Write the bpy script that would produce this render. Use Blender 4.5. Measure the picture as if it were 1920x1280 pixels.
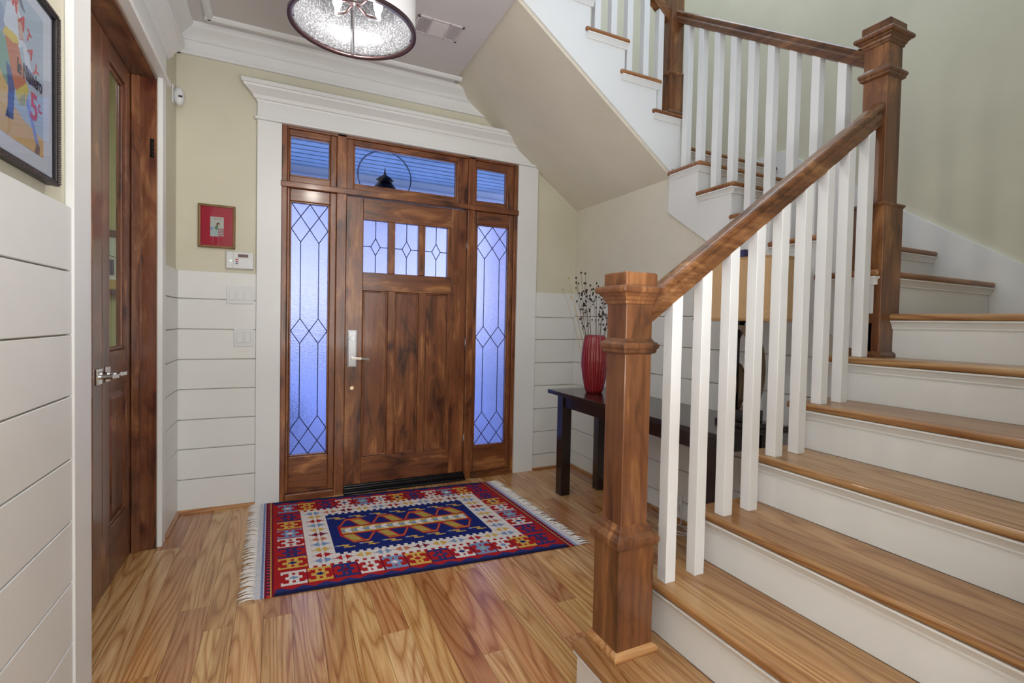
import bpy, math, random
import numpy as np
from mathutils import Matrix, Vector
random.seed(7)
PI = math.pi
C = bpy.context.scene.collection
for o in list(bpy.data.objects): bpy.data.objects.remove(o)

# ------------------------------------------------------------------ camera, world, lights, exposure
cam_d = bpy.data.cameras.new('camera'); cam = bpy.data.objects.new('camera', cam_d); C.objects.link(cam)
R_ = [0.8927217, -0.4500906, 0.0215942]; D_ = [0.0073153, -0.0334401, -0.9994140]; F_ = [0.4505490, 0.8923565, -0.0265601]
cam.matrix_world = Matrix(((R_[0], -D_[0], -F_[0], 0), (R_[1], -D_[1], -F_[1], 0), (R_[2], -D_[2], -F_[2], 1.27), (0, 0, 0, 1)))
cam_d.sensor_width = 36; cam_d.lens = 952.957 / 1920 * 36
cam_d.shift_x = -(1007.953 - 960) / 1920; cam_d.shift_y = (630.06 - 640) / 1920
cam_d.clip_start = .02
bpy.context.scene.camera = cam
sc = bpy.context.scene
sc.view_settings.view_transform = 'Standard'; sc.view_settings.look = 'None'
sc.view_settings.gamma = 1; sc.view_settings.use_curve_mapping = False
sc.view_settings.exposure = 0.82

def lin(c):
    return tuple(((v / 255) / 12.92 if v / 255 <= .04045 else ((v / 255 + .055) / 1.055) ** 2.4) for v in c)
def rgba(c): return (*lin(c), 1)

w = bpy.data.worlds.new('sky'); sc.world = w; w.use_nodes = True
nt = w.node_tree; bg = nt.nodes['Background']
tcn = nt.nodes.new('ShaderNodeTexCoord'); sep = nt.nodes.new('ShaderNodeSeparateXYZ'); rmp = nt.nodes.new('ShaderNodeValToRGB')
nt.links.new(tcn.outputs['Generated'], sep.inputs[0]); nt.links.new(sep.outputs['Z'], rmp.inputs[0]); nt.links.new(rmp.outputs[0], bg.inputs[0])
rmp.color_ramp.elements[0].position = 0.0; rmp.color_ramp.elements[0].color = rgba((222, 222, 244))
rmp.color_ramp.elements[1].position = 0.6; rmp.color_ramp.elements[1].color = rgba((150, 176, 236))
bg.inputs[1].default_value = 1.95

def area(name, loc, rot, sx, sy, power, col):
    l = bpy.data.lights.new(name, 'AREA'); l.shape = 'RECTANGLE'; l.size = sx; l.size_y = sy; l.energy = power; l.color = col
    o = bpy.data.objects.new(name, l); C.objects.link(o); o.location = loc; o.rotation_euler = rot; return o
area('hall_top_fill', (.9, -1.9, 3.0), (0, 0, 0), 2.6, 3.0, 22, (.98, .98, 1))  # added soft fill under the ceiling behind the camera, no real fixture
area('hall_back_fill', (1.2, -3.8, 1.7), (math.radians(90), 0, 0), 3.4, 2.2, 46, (.93, .96, 1))  # added fill from the back of the hall, no window stands there
area('upward_fill', (.6, -.75, .9), (math.radians(180), 0, 0), 1.8, 1.2, 82, (.97, .98, 1))  # added fill aimed upward to lighten ceiling and soffit
area('stairwell_fill', (2.2, 2.0, 5.5), (0, 0, 0), 1.8, 2.8, 34, (.76, .88, 1))  # unseen fill added to give the stairwell ambient light
area('study_fill', (-2.0, 2.4, 2.9), (0, 0, 0), 1, 1.6, 26, (1, .97, .88))  # unseen fill added to light the room behind the double doors
pl_ = bpy.data.lights.new('drum_bulbs', 'POINT'); pl_.energy = 9; pl_.shadow_soft_size = .06; pl_.color = (1, .94, .86)
po_ = bpy.data.objects.new('drum_bulbs', pl_); C.objects.link(po_); po_.location = (.265, 2.30, 2.47)
# ------------------------------------------------------------------ materials
def mat(name, base=(200, 200, 200), rough=.5, metal=0, spec=.5, coat=0):
    m = bpy.data.materials.new(name); m.use_nodes = True
    b = m.node_tree.nodes['Principled BSDF']; b.inputs['Base Color'].default_value = rgba(base)
    b.inputs['Roughness'].default_value = rough; b.inputs['Metallic'].default_value = metal
    b.inputs['Specular IOR Level'].default_value = spec; b.inputs['Coat Weight'].default_value = coat
    b.inputs['Coat Roughness'].default_value = .12
    return m
def N(m, t, **k):
    n = m.node_tree.nodes.new(t)
    for a, v in k.items(): setattr(n, a, v)
    return n
def L(m, a, b): m.node_tree.links.new(a, b)
def coords(m, scale, rnd=True):
    tc = N(m, 'ShaderNodeTexCoord'); oi = N(m, 'ShaderNodeObjectInfo')
    mp = N(m, 'ShaderNodeMapping'); mp.inputs['Scale'].default_value = scale
    L(m, tc.outputs['Object'], mp.inputs['Vector'])
    if not rnd: return mp.outputs[0], oi
    mul = N(m, 'ShaderNodeMath', operation='MULTIPLY'); L(m, oi.outputs['Random'], mul.inputs[0]); mul.inputs[1].default_value = 37
    add = N(m, 'ShaderNodeVectorMath', operation='ADD'); L(m, mp.outputs[0], add.inputs[0]); L(m, mul.outputs[0], add.inputs[1])
    return add.outputs[0], oi
def noise(m, vec, scale, detail=3, rough=.55, dist=0):
    n = N(m, 'ShaderNodeTexNoise'); n.inputs['Scale'].default_value = scale; n.inputs['Detail'].default_value = detail
    n.inputs['Roughness'].default_value = rough; n.inputs['Distortion'].default_value = dist; L(m, vec, n.inputs['Vector']); return n.outputs['Fac']
def ramp(m, fac, stops, interp='LINEAR'):
    r = N(m, 'ShaderNodeValToRGB'); r.color_ramp.interpolation = interp; e = r.color_ramp.elements
    while len(e) < len(stops): e.new(.5)
    for el, (p, c) in zip(e, stops): el.position = p; el.color = rgba(c) if len(c) == 3 else c
    L(m, fac, r.inputs[0]); return r.outputs[0]
def mixc(m, fac, a, b, mode='MIX'):
    x = N(m, 'ShaderNodeMix', data_type='RGBA', blend_type=mode)
    for s, v in ((x.inputs[0], fac), (x.inputs[6], a), (x.inputs[7], b)):
        if hasattr(v, 'links') or hasattr(v, 'is_linked'): L(m, v, s)
        elif isinstance(v, (int, float)): s.default_value = v
        else: s.default_value = rgba(v)
    return x.outputs[2]
def setbase(m, sock): L(m, sock, m.node_tree.nodes['Principled BSDF'].inputs['Base Color'])
def bump(m, h, strength=.2, dist=.002):
    b = N(m, 'ShaderNodeBump'); b.inputs['Strength'].default_value = strength; b.inputs['Distance'].default_value = dist
    L(m, h, b.inputs['Height']); L(m, b.outputs[0], m.node_tree.nodes['Principled BSDF'].inputs['Normal'])

def oak(name, axis, light, mid, rough=.3, vary=.5, rings=15, coat=.15, gs=7):
    """oak: cathedral grain = contour lines of a noise field stretched along the board, plus fine pores"""
    m = mat(name, mid, rough, coat=coat)
    s = [1, 1, 1]; s[axis] = .085; v, oi = coords(m, tuple(s))
    n0 = noise(m, v, gs, 1.2, .4, .25)
    mu = N(m, 'ShaderNodeMath', operation='MULTIPLY'); L(m, n0, mu.inputs[0]); mu.inputs[1].default_value = rings
    fr_ = N(m, 'ShaderNodeMath', operation='FRACT'); L(m, mu.outputs[0], fr_.inputs[0])
    g = ramp(m, fr_.outputs[0], [(0, (216, 192, 168)), (.14, (246, 238, 228)), (.5, (255, 255, 255)), (.8, (232, 214, 194)), (.94, (196, 164, 136)), (1, (216, 192, 168))])
    base = ramp(m, noise(m, v, 5, 3, .55, .3), [(.38, mid), (.62, light)])
    c = mixc(m, .85, base, g, 'MULTIPLY')
    s2 = [150, 150, 150]; s2[axis] = 4; v2, _ = coords(m, tuple(s2)); fine = noise(m, v2, 1, 2, .6)
    c = mixc(m, .45, c, ramp(m, fine, [(.36, (178, 150, 124)), (.56, (255, 255, 255))]), 'MULTIPLY')
    tint = ramp(m, oi.outputs['Random'], [(0, (222, 198, 184)), (.18, (250, 236, 214)), (.4, (255, 255, 250)), (.6, (238, 214, 198)), (.8, (252, 250, 228)), (1, (230, 206, 190))], 'CONSTANT')
    c = mixc(m, vary, c, tint, 'MULTIPLY'); setbase(m, c); bump(m, fine, .12, .0006); return m
def alder(name, axis, dark=(62, 30, 15), mid=(112, 62, 32), light=(158, 100, 56), rough=.34, red=(98, 38, 18), knots=True):
    """knotty stained wood: blotchy stain, streaks along the grain, a few dark knots"""
    m = mat(name, mid, rough, coat=.25)
    s = [1, 1, 1]; s[axis] = .28; v, oi = coords(m, tuple(s))
    bl = noise(m, v, 9, 5, .6, .8)
    s2 = [60, 60, 60]; s2[axis] = 2.2; v2, _ = coords(m, tuple(s2)); st = noise(m, v2, 1, 3, .6, .3)
    c = ramp(m, bl, [(.34, dark), (.47, mid), (.54, mid), (.66, light)])
    c = mixc(m, .55, c, ramp(m, st, [(.34, (150, 118, 98)), (.56, (255, 255, 255))]), 'MULTIPLY')
    bl2 = noise(m, v, 3.3, 2, .5, .3); c = mixc(m, ramp(m, bl2, [(.45, (0, 0, 0)), (.65, (170, 170, 170))]), c, red)
    if knots:
        s3 = [5.2, 5.2, 5.2]; s3[axis] = 2.6; v3, _ = coords(m, tuple(s3))
        nz = noise(m, v3, 1.4, 2, .5); ad = N(m, 'ShaderNodeVectorMath', operation='ADD'); L(m, v3, ad.inputs[0])
        ns = N(m, 'ShaderNodeMath', operation='MULTIPLY'); L(m, nz, ns.inputs[0]); ns.inputs[1].default_value = .5; L(m, ns.outputs[0], ad.inputs[1])
        vo = N(m, 'ShaderNodeTexVoronoi'); vo.inputs['Scale'].default_value = 1; L(m, ad.outputs[0], vo.inputs['Vector'])
        c = mixc(m, .85, c, ramp(m, vo.outputs['Distance'], [(.03, (84, 44, 30)), (.12, (196, 150, 120)), (.24, (255, 255, 255))]), 'MULTIPLY')
    setbase(m, c); bump(m, st, .1, .0006); return m
def paint(name, col, rough=.5, var=.03, spec=.4):
    m = mat(name, col, rough, spec=spec)
    v, oi = coords(m, (1, 1, 1), False); n = noise(m, v, 2.2, 3)
    k = lambda f: tuple(min(255, x * f) for x in col)
    setbase(m, ramp(m, n, [(.3, k(1 - var)), (.7, k(1 + var))]))
    n2 = noise(m, v, 240, 2); bump(m, n2, .05, .0006); return m

M_floor = oak('oak_floor', 1, (214, 178, 134), (190, 148, 104), .24, .9, 15)
M_tread = oak('oak_tread', 1, (184, 148, 104), (158, 120, 78), .32, .25, 12)
M_treadx = oak('oak_tread_across', 0, (170, 122, 80), (140, 94, 58), .3, .35, 12)
M_newel = alder('stained_newel_wood', 2, (64, 38, 22), (116, 76, 46), (160, 112, 70), .33, (112, 60, 34), knots=False)
M_rail = alder('stained_rail_wood', 0, (68, 42, 24), (118, 78, 46), (166, 120, 78), .26, (112, 66, 36), knots=False)
M_raily = alder('stained_rail_wood_deep', 1, (66, 40, 24), (112, 74, 44), (154, 108, 68), .28, (106, 60, 34), knots=False)
M_doorv = alder('door_wood_upright', 2, (72, 40, 22), (132, 80, 46), (174, 118, 70), .33, (112, 54, 30))
M_doorh = alder('door_wood_level', 0, (68, 38, 22), (126, 76, 44), (178, 122, 74), .33, (106, 50, 28))
M_doorhy = alder('door_wood_level_deep', 1, (58, 34, 20), (108, 68, 42), (150, 106, 70), .33, (92, 46, 28))
M_doorv2 = alder('side_door_wood_upright', 2, (62, 34, 20), (116, 70, 42), (156, 108, 70), .26, (98, 42, 24))
M_shoe = oak('oak_shoe_moulding', 0, (186, 140, 94), (160, 114, 70), .35, .3)
M_foot = oak('oak_foot_moulding', 0, (196, 152, 106), (172, 126, 82), .35, .3)
M_white = paint('white_trim_paint', (226, 228, 229), .38, .012)
M_board = paint('white_board_paint', (224, 226, 225), .42, .012)
M_bal = paint('white_baluster_paint', (228, 230, 233), .35, .01)
M_wall = paint('sage_wall_paint', (208, 205, 186), .6, .02, .3)
M_wallw = paint('pale_understair_paint', (220, 217, 204), .6, .02, .3)
M_ceil = paint('ceiling_paint', (212, 210, 210), .7, .015, .2)
M_soffit = paint('soffit_paint', (222, 217, 202), .65, .02, .2)
M_black = mat('black_threshold', (22, 20, 22), .25)
M_chrome = mat('polished_chrome', (214, 214, 218), .09, 1)
M_satin = mat('satin_nickel', (150, 150, 152), .3, 1)
M_dark = mat('dark_bronze', (34, 28, 32), .35, .7)
M_came = mat('lead_came', (44, 52, 80), .4, .6)
M_plastic = mat('white_plastic', (216, 219, 222), .45)
M_slot = mat('dark_slot', (40, 38, 38), .6)

def glass(name, col, rough, bscale=0, bstr=0, trans=.35, translu=(225, 228, 250)):
    """thin patterned glass: part clear transmission, part diffuse transmission"""
    m = bpy.data.materials.new(name); m.use_nodes = True; t = m.node_tree; b = t.nodes['Principled BSDF']
    b.inputs['Base Color'].default_value = rgba(col); b.inputs['Roughness'].default_value = rough
    b.inputs['Transmission Weight'].default_value = 1; b.inputs['IOR'].default_value = 1.2
    if bscale:
        v, oi = coords(m, (1, 1, 1), False); n = noise(m, v, bscale, 2, .6, .4); bump(m, n, bstr, .004)
    out = t.nodes['Material Output']
    if translu:
        tl = t.nodes.new('ShaderNodeBsdfTranslucent'); tl.inputs[0].default_value = rgba(translu)
        if bscale:
            bn = [x for x in t.nodes if x.type == 'BUMP'][0]; t.links.new(bn.outputs[0], tl.inputs['Normal'])
        mx = t.nodes.new('ShaderNodeMixShader'); mx.inputs[0].default_value = 1 - trans
        t.links.new(b.outputs[0], mx.inputs[1]); t.links.new(tl.outputs[0], mx.inputs[2]); t.links.new(mx.outputs[0], out.inputs[0])
    return m
M_frost = glass('pebbled_glass', (184, 192, 228), .2, 130, 1.0, .8, (122, 132, 188))
def clear_glass(name, tint=(240, 245, 252), fr=.12):
    m = bpy.data.materials.new(name); m.use_nodes = True; t = m.node_tree; t.nodes.remove(t.nodes['Principled BSDF'])
    tr = t.nodes.new('ShaderNodeBsdfTransparent'); tr.inputs[0].default_value = rgba(tint)
    gl = t.nodes.new('ShaderNodeBsdfGlossy'); gl.inputs['Roughness'].default_value = .02
    f0 = t.nodes.new('ShaderNodeFresnel'); f0.inputs[0].default_value = 1.38; ge = t.nodes.new('ShaderNodeNewGeometry'); iv = t.nodes.new('ShaderNodeMath'); iv.operation = 'SUBTRACT'; iv.inputs[0].default_value = 1; t.links.new(ge.outputs['Backfacing'], iv.inputs[1]); f = t.nodes.new('ShaderNodeMath'); f.operation = 'MULTIPLY'; t.links.new(f0.outputs[0], f.inputs[0]); t.links.new(iv.outputs[0], f.inputs[1])
    mx = t.nodes.new('ShaderNodeMixShader'); t.links.new(f.outputs[0], mx.inputs[0]); t.links.new(tr.outputs[0], mx.inputs[1]); t.links.new(gl.outputs[0], mx.inputs[2])
    t.links.new(mx.outputs[0], t.nodes['Material Output'].inputs[0]); return m
M_clear = clear_glass('clear_glass'); M_clearblue = clear_glass('transom_glass', (228, 238, 252))

def attr_mat(name, rough=.8, spec=.2, weave=0):
    m = mat(name, (200, 200, 200), rough, spec=spec); a = N(m, 'ShaderNodeAttribute', attribute_name='paint')
    if weave:
        v, oi = coords(m, (1, 1, 1), False); n = noise(m, v, weave, 2)
        c = mixc(m, .5, a.outputs['Color'], ramp(m, n, [(.3, (196, 196, 196)), (.7, (255, 255, 255))]), 'MULTIPLY'); setbase(m, c); bump(m, n, .5, .002)
    else: setbase(m, a.outputs['Color'])
    return m

# ------------------------------------------------------------------ mesh helpers
class MB:
    def __init__(s): s.v = []; s.f = []; s.sm = []
    def add(s, vs, fs, smooth=False):
        n = len(s.v); s.v += [tuple(p) for p in vs]; s.f += [tuple(n + i for i in f) for f in fs]; s.sm += [smooth] * len(fs); return s
    def box(s, x0, x1, y0, y1, z0, z1):
        v = [(x, y, z) for z in (z0, z1) for y in (y0, y1) for x in (x0, x1)]
        return s.add(v, [(0, 2, 3, 1), (4, 5, 7, 6), (0, 1, 5, 4), (2, 6, 7, 3), (0, 4, 6, 2), (1, 3, 7, 5)])
    def prism(s, poly, axis, a, b):
        """poly: points in the plane across `axis` (x: (y,z), y: (x,z), z: (x,y))"""
        def P(p, t): return {'x': (t, p[0], p[1]), 'y': (p[0], t, p[1]), 'z': (p[0], p[1], t)}[axis]
        ar = sum(poly[i][0] * poly[(i + 1) % len(poly)][1] - poly[(i + 1) % len(poly)][0] * poly[i][1] for i in range(len(poly)))
        flip = (ar < 0) != (axis == 'y')
        if a > b: a, b = b, a
        poly = [p for i, p in enumerate(poly) if abs(p[0] - poly[i - 1][0]) + abs(p[1] - poly[i - 1][1]) > 1e-6]
        n = len(poly); vs = [P(p, a) for p in poly] + [P(p, b) for p in poly]
        if n > 8:
            from mathutils.geometry import tessellate_polygon
            tr = tessellate_polygon([[Vector((p[0], p[1], 0)) for p in poly]]); caps = [tuple(t)[::-1] for t in tr] + [tuple(n + i for i in t) for t in tr]
        else: caps = [tuple(range(n))[::-1], tuple(range(n, 2 * n))]
        fs = caps + [(i, (i + 1) % n, n + (i + 1) % n, n + i) for i in range(n)]
        if flip: fs = [f[::-1] for f in fs]
        return s.add(vs, fs)
    def stack(s, cx, cy, prof):
        """square turned stack: prof = [(half width, z), ...] from the bottom up"""
        vs = []; fs = []
        for h, z in prof: vs += [(cx - h, cy - h, z), (cx + h, cy - h, z), (cx + h, cy + h, z), (cx - h, cy + h, z)]
        for k in range(len(prof) - 1):
            for i in range(4): a = 4 * k + i; b = 4 * k + (i + 1) % 4; fs.append((a, b, b + 4, a + 4))
        fs += [(3, 2, 1, 0), tuple(4 * (len(prof) - 1) + i for i in range(4))]
        return s.add(vs, fs)
    def lathe(s, cx, cy, prof, n=24, smooth=True, rib=0, ribn=0, sx=1, sy=1, cap=True):
        vs = []; fs = []
        for r, z in prof:
            for i in range(n):
                a = 2 * PI * i / n; rr = r * (1 + rib * (abs(math.sin(a * ribn / 2)) - .5)) if ribn else r
                vs.append((cx + rr * math.cos(a) * sx, cy + rr * math.sin(a) * sy, z))
        for k in range(len(prof) - 1):
            for i in range(n): a = k * n + i; b = k * n + (i + 1) % n; fs.append((a, b, b + n, a + n))
        if cap: fs += [tuple(range(n))[::-1], tuple((len(prof) - 1) * n + i for i in range(n))]
        return s.add(vs, fs, smooth)
    def tube(s, pts, r, n=6, closed=False, smooth=True):
        pts = [Vector(p) for p in pts]; m = len(pts); vs = []; fs = []
        rr = r if hasattr(r, '__len__') else [r] * m; up = None
        for i, p in enumerate(pts):
            d = (pts[(i + 1) % m] - pts[i - 1]) if (closed or 0 < i < m - 1) else (pts[1] - pts[0] if i == 0 else pts[-1] - pts[-2])
            d.normalize()
            if up is None: up = Vector((0, 0, 1)) if abs(d.z) < .9 else Vector((1, 0, 0))
            a = d.cross(up)
            if a.length < 1e-4: a = d.cross(Vector((0, 1, 0)))
            a.normalize(); b = a.cross(d); up = b
            for k in range(n):
                t = 2 * PI * k / n; vs.append(p + (a * math.cos(t) + b * math.sin(t)) * rr[i])
        for i in range(m if closed else m - 1):
            j = (i + 1) % m
            for k in range(n): fs.append((i * n + k, i * n + (k + 1) % n, j * n + (k + 1) % n, j * n + k))
        if not closed: fs += [tuple(range(n))[::-1], tuple((m - 1) * n + k for k in range(n))]
        return s.add(vs, fs, smooth)
    def ball(s, c, r, n=8, sz=1):
        prof = [(max(1e-4, r * math.sin(PI * k / n)), c[2] - r * sz * math.cos(PI * k / n)) for k in range(n + 1)]
        return s.lathe(c[0], c[1], prof, n + 2, cap=False)
    def sweep(s, prof, path):
        """prof: closed [(side, up)], path: [(point, side vector)]; keeps 'up' vertical (plumb end cuts)"""
        n = len(prof); vs = []; fs = []
        for p, sd in path:
            p = Vector(p); sd = Vector(sd)
            vs += [p + sd * a + Vector((0, 0, b)) for a, b in prof]
        for k in range(len(path) - 1):
            for i in range(n): fs.append((k * n + i, k * n + (i + 1) % n, (k + 1) * n + (i + 1) % n, (k + 1) * n + i))
        fs += [tuple(range(n))[::-1], tuple((len(path) - 1) * n + i for i in range(n))]
        return s.add(vs, fs)
    def build(s, name, m, parent=None, bevel=0, seg=2, **props):
        me = bpy.data.meshes.new(name); me.from_pydata([tuple(v) for v in s.v], [], s.f); me.update()
        if any(s.sm): me.polygons.foreach_set('use_smooth', s.sm)
        import bmesh
        bm = bmesh.new(); bm.from_mesh(me); bmesh.ops.recalc_face_normals(bm, faces=bm.faces); bm.to_mesh(me); bm.free()
        if m: me.materials.append(m)
        return link(name, me, parent, bevel, seg, **props)
def link(name, me, parent=None, bevel=0, seg=2, **props):
    o = bpy.data.objects.new(name, me); C.objects.link(o); adopt(o, parent)
    if bevel:
        b = o.modifiers.new('bevel', 'BEVEL'); b.width = bevel; b.segments = seg; b.limit_method = 'ANGLE'; b.angle_limit = .6
    for k, v in props.items(): o[k] = v
    return o
def rootloc(p):
    l = Vector((0, 0, 0))
    while p: l += p.location; p = p.parent
    return l
def adopt(o, parent):
    if parent:
        o.parent = parent
        o.matrix_parent_inverse = Matrix.Translation(-rootpos[parent.name]) if parent.name in rootpos else Matrix.Identity(4)
rootpos = {}
def thing(name, label, cat, loc, group=None):
    o = bpy.data.objects.new(name, None); C.objects.link(o); o.location = loc; rootpos[o.name] = Vector(loc); o.empty_display_size = .1
    o['label'] = label; o['category'] = cat
    if group: o['group'] = group
    return o
def tag(o, label, cat, group=None):
    o['label'] = label; o['category'] = cat
    if group: o['group'] = group
    return o
def struct(o, label=None, cat=None):
    o['kind'] = 'structure'
    if label: o['label'] = label
    if cat: o['category'] = cat
    return o
def box(name, x0, x1, y0, y1, z0, z1, m, parent=None, bevel=0, seg=2): return MB().box(x0, x1, y0, y1, z0, z1).build(name, m, parent, bevel, seg)
def grid_paint(name, m, parent, corner, eu, ev, cols, thick=.004):
    """a flat sheet with one coloured cell per (row, col); cols: array [rows, cols, 3] in 0..255"""
    nr, nc = cols.shape[:2]; corner = np.array(corner); eu = np.array(eu); ev = np.array(ev)
    if eu.ndim == 1:
        U, V = np.meshgrid(np.linspace(0, 1, nc + 1), np.linspace(0, 1, nr + 1)); P = corner + U[..., None] * eu + V[..., None] * ev
    else:  # bilinear: corner = four corners NL NR FR FL
        U, V = np.meshgrid(np.linspace(0, 1, nc + 1), np.linspace(0, 1, nr + 1)); U = U[..., None]; V = V[..., None]
        P = (1 - U) * (1 - V) * corner[0] + U * (1 - V) * corner[1] + U * V * corner[2] + (1 - U) * V * corner[3]
    P = P.reshape(-1, 3); i = np.arange(nr)[:, None] * (nc + 1) + np.arange(nc)[None]
    F = np.stack([i, i + 1, i + nc + 2, i + nc + 1], -1).reshape(-1, 4)
    me = bpy.data.meshes.new(name); me.from_pydata(P.tolist(), [], F.tolist()); me.update()
    c = cols.reshape(-1, 3) / 255.; c = np.where(c <= .04045, c / 12.92, ((c + .055) / 1.055) ** 2.4)
    a = me.color_attributes.new('paint', 'FLOAT_COLOR', 'CORNER')
    a.data.foreach_set('color', np.repeat(np.concatenate([c, np.ones((len(c), 1))], 1), 4, 0).astype(np.float32).ravel())
    me.materials.append(m); o = link(name, me, parent)
    if thick:
        s = o.modifiers.new('thick', 'SOLIDIFY'); s.thickness = thick; s.offset = -1
    return o

# ------------------------------------------------------------------ the setting
XL, XR, XW, YD, ZC = -.596, 2.336, 3.377, 3.903, 3.08
r, g, g2 = .1918, .264, .2705
NX = [.889 + (k - 1) * g for k in range(7)]; NX = {k: .889 + (k - 1) * g for k in range(1, 7)}; NX[7] = 2.395
M_sub = paint('under_floor', (70, 52, 38), .9, .02)
fl = struct(box('floor', -3.2, 3.5, -4, YD + .2, -.06, -.016, M_sub))
y0b, x = -1.4, XL + .002
k = 0; W = .1075
while x < 2.33:
    y = y0b - random.uniform(0, .8); x1 = min(x + W, 2.334)
    while y < YD - .01:
        ln = random.choice([.45, .7, .9, 1.1, 1.4, 1.7]) * random.uniform(.9, 1.1); y1 = min(y + ln, YD - .004)
        if YD - .004 - y1 < .2: y1 = YD - .004
        y2 = max(y, y0b)
        if y1 > y2: box('floor_board', x + .0006, x1 - .0006, y2 + .0006, y1 - .0006, -.016, 0, M_floor, fl)
        y = y1
    x += W; k += 1
box('floor_slab', XL, 3.37, -4, y0b, -.016, 0, M_floor, fl)
box('floor_slab', -3.1, XL, 0, 4, -.016, 0, M_floor, fl)

# door wall with its opening, from foyer floor up through the stairwell
wb = MB().box(-.75, -.004, YD, YD + .14, 0, 5.6).box(1.751, 3.5, YD, YD + .14, 0, 5.6).box(-.004, 1.751, YD, YD + .14, 2.592, 5.6)
wall_back = struct(wb.build('wall_back', M_wall))
def boards(parent, axis, a, b, zs, face, out, skip=None):
    """shiplap boards between the groove heights zs; face = wall plane, out = board thickness direction"""
    for z0, z1 in zip(zs[:-1], zs[1:]):
        q = (z0 + .0025, z1 - .0025)
        if axis == 'x': box('wall_board', a, b, min(face, face + out), max(face, face + out), *q, M_board, parent, .002, 1)
        else: box('wall_board', min(face, face + out), max(face, face + out), a, b, *q, M_board, parent, .002, 1)
ZL = [.0, .215, .41, .6, .795, .987, 1.182, 1.376, 1.556]
ZR = [.0, .132, .33, .528, .727, .925, 1.125, 1.318, 1.532]
boards(wall_back, 'x', XL, -.15, ZL, YD, -.014)
boards(wall_back, 'x', 1.932, XR, ZR, YD, -.014)
# wall beside the console table, under the second flight
us = [(1.44, 0), (YD, 0), (YD, 2.3), (2.69, 2.3), (2.69, 2.03), (1.44, 1.19)]
wall_right = struct(MB().prism(us, 'x', XR, XR + .05).build('wall_right', M_wallw))
boards(wall_right, 'y', 1.62, YD - .014, [.0, .135, .334, .532, .73, .93, 1.13, 1.33, 1.532], XR, -.014)
boards(wall_right, 'y', 1.46, 1.62, [.0, .135, .334, .532, .73, .93, 1.13], XR, -.014)
# outer stairwell wall
wall_stair = struct(box('wall_east', XW, XW + .14, -4, YD + .14, 0, 5.6, M_wall))
sk = [(1.2, .9), (1.2, 1.615), (1.78, 2.0), (2.63, 2.6), (YD, 2.6), (YD, 2.3), (2.66, 2.3)]
struct(MB().prism(sk, 'x', XW - .02, XW).build('baseboard_east', M_white))
struct(MB().prism([(.36, .9), (1.2, .9), (1.2, 1.615), (.36, 1.615)], 'x', XW - .02, XW).build('trim_14', M_white))
struct(MB().prism([(XR, 2.45), (XW - .02, 2.45), (XW - .02, 2.6), (2.75, 2.6), (1.2, 3.72), (1.2, 3.5)], 'y', YD - .02, YD).build('baseboard_stair', M_white))
struct(box('wall_stair_near', 1.25, XW, .24, .36, 0, 5.6, M_wall))
struct(box('wall_south', -.75, 3.5, -4.1, -4, 0, 3.2, M_wall))
# left wall with the opening of the double doors
wl = MB().box(XL - .15, XL, -4, 2.22, 0, 5.6).box(XL - .15, XL, 3.37, YD + .14, 0, 5.6).box(XL - .15, XL, 2.22, 3.37, 2.53, 5.6)
wall_left = struct(wl.build('wall_left', M_wall))
ZN = [0, .035, .23, .425, .618, .815, 1.012, 1.202, 1.397, 1.595]
boards(wall_left, 'y', -1.5, 2.06, ZN, XL, .016)
boards(wall_left, 'y', 3.46, YD - .014, ZL, XL, .014)
# ceilings
ce = struct(box('ceiling', -.75, 1.16, .36, YD + .1, ZC, ZC + .34, M_ceil))
box('ceiling_panel', -.75, 3.5, -4, .36, ZC, ZC + .34, M_ceil, ce)
struct(box('ceiling_stairwell', -.75, 3.5, .24, YD + .14, 5.6, 5.7, M_ceil))
# crown moulding profiles: (distance from wall, z)
CR = [(0, 2.905), (.022, 2.905), (.022, 2.925), (.016, 2.93), (.016, 2.99), (.03, 2.995), (.03, 3.003), (.024, 3.008), (.036, 3.02), (.06, 3.035), (.088, 3.05), (.1, 3.062), (.1, 3.08), (0, 3.08)]
struct(MB().prism([(YD - d, z) for d, z in CR], 'x', XL, 1.5).build('trim_1', M_white))
struct(MB().prism([(XL + d, z) for d, z in CR], 'y', -4, YD).build('trim_2', M_white))
IN = [(.17, 3.08), (.17, 3.07), (.185, 3.058), (.2, 3.058), (.215, 3.07), (.215, 3.08)]
struct(MB().prism([(YD - d, z) for d, z in IN], 'x', XL + .17, 1.19).build('trim_3', M_white))
struct(MB().prism([(XL + d, z) for d, z in IN], 'y', -4, YD - .17).build('trim_4', M_white))
# base shoe, stained like the floor
q = [(0, 0), (0, .02), (.008, .019), (.016, .012), (.018, 0)]
def qp(p, s): return [(p + s * a, b) for a, b in q]
struct(MB().prism(qp(YD - .014, -1), 'x', XL + .014, -.15).prism(qp(YD - .014, -1), 'x', 1.932, XR - .014).build('baseboard_back', M_shoe))
struct(MB().prism(qp(XR - .014, -1), 'y', 1.46, YD - .014).build('baseboard_right', M_shoe))
struct(MB().prism(qp(XL + .014, 1), 'y', 3.46, YD - .014).build('baseboard_left', M_shoe))

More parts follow.
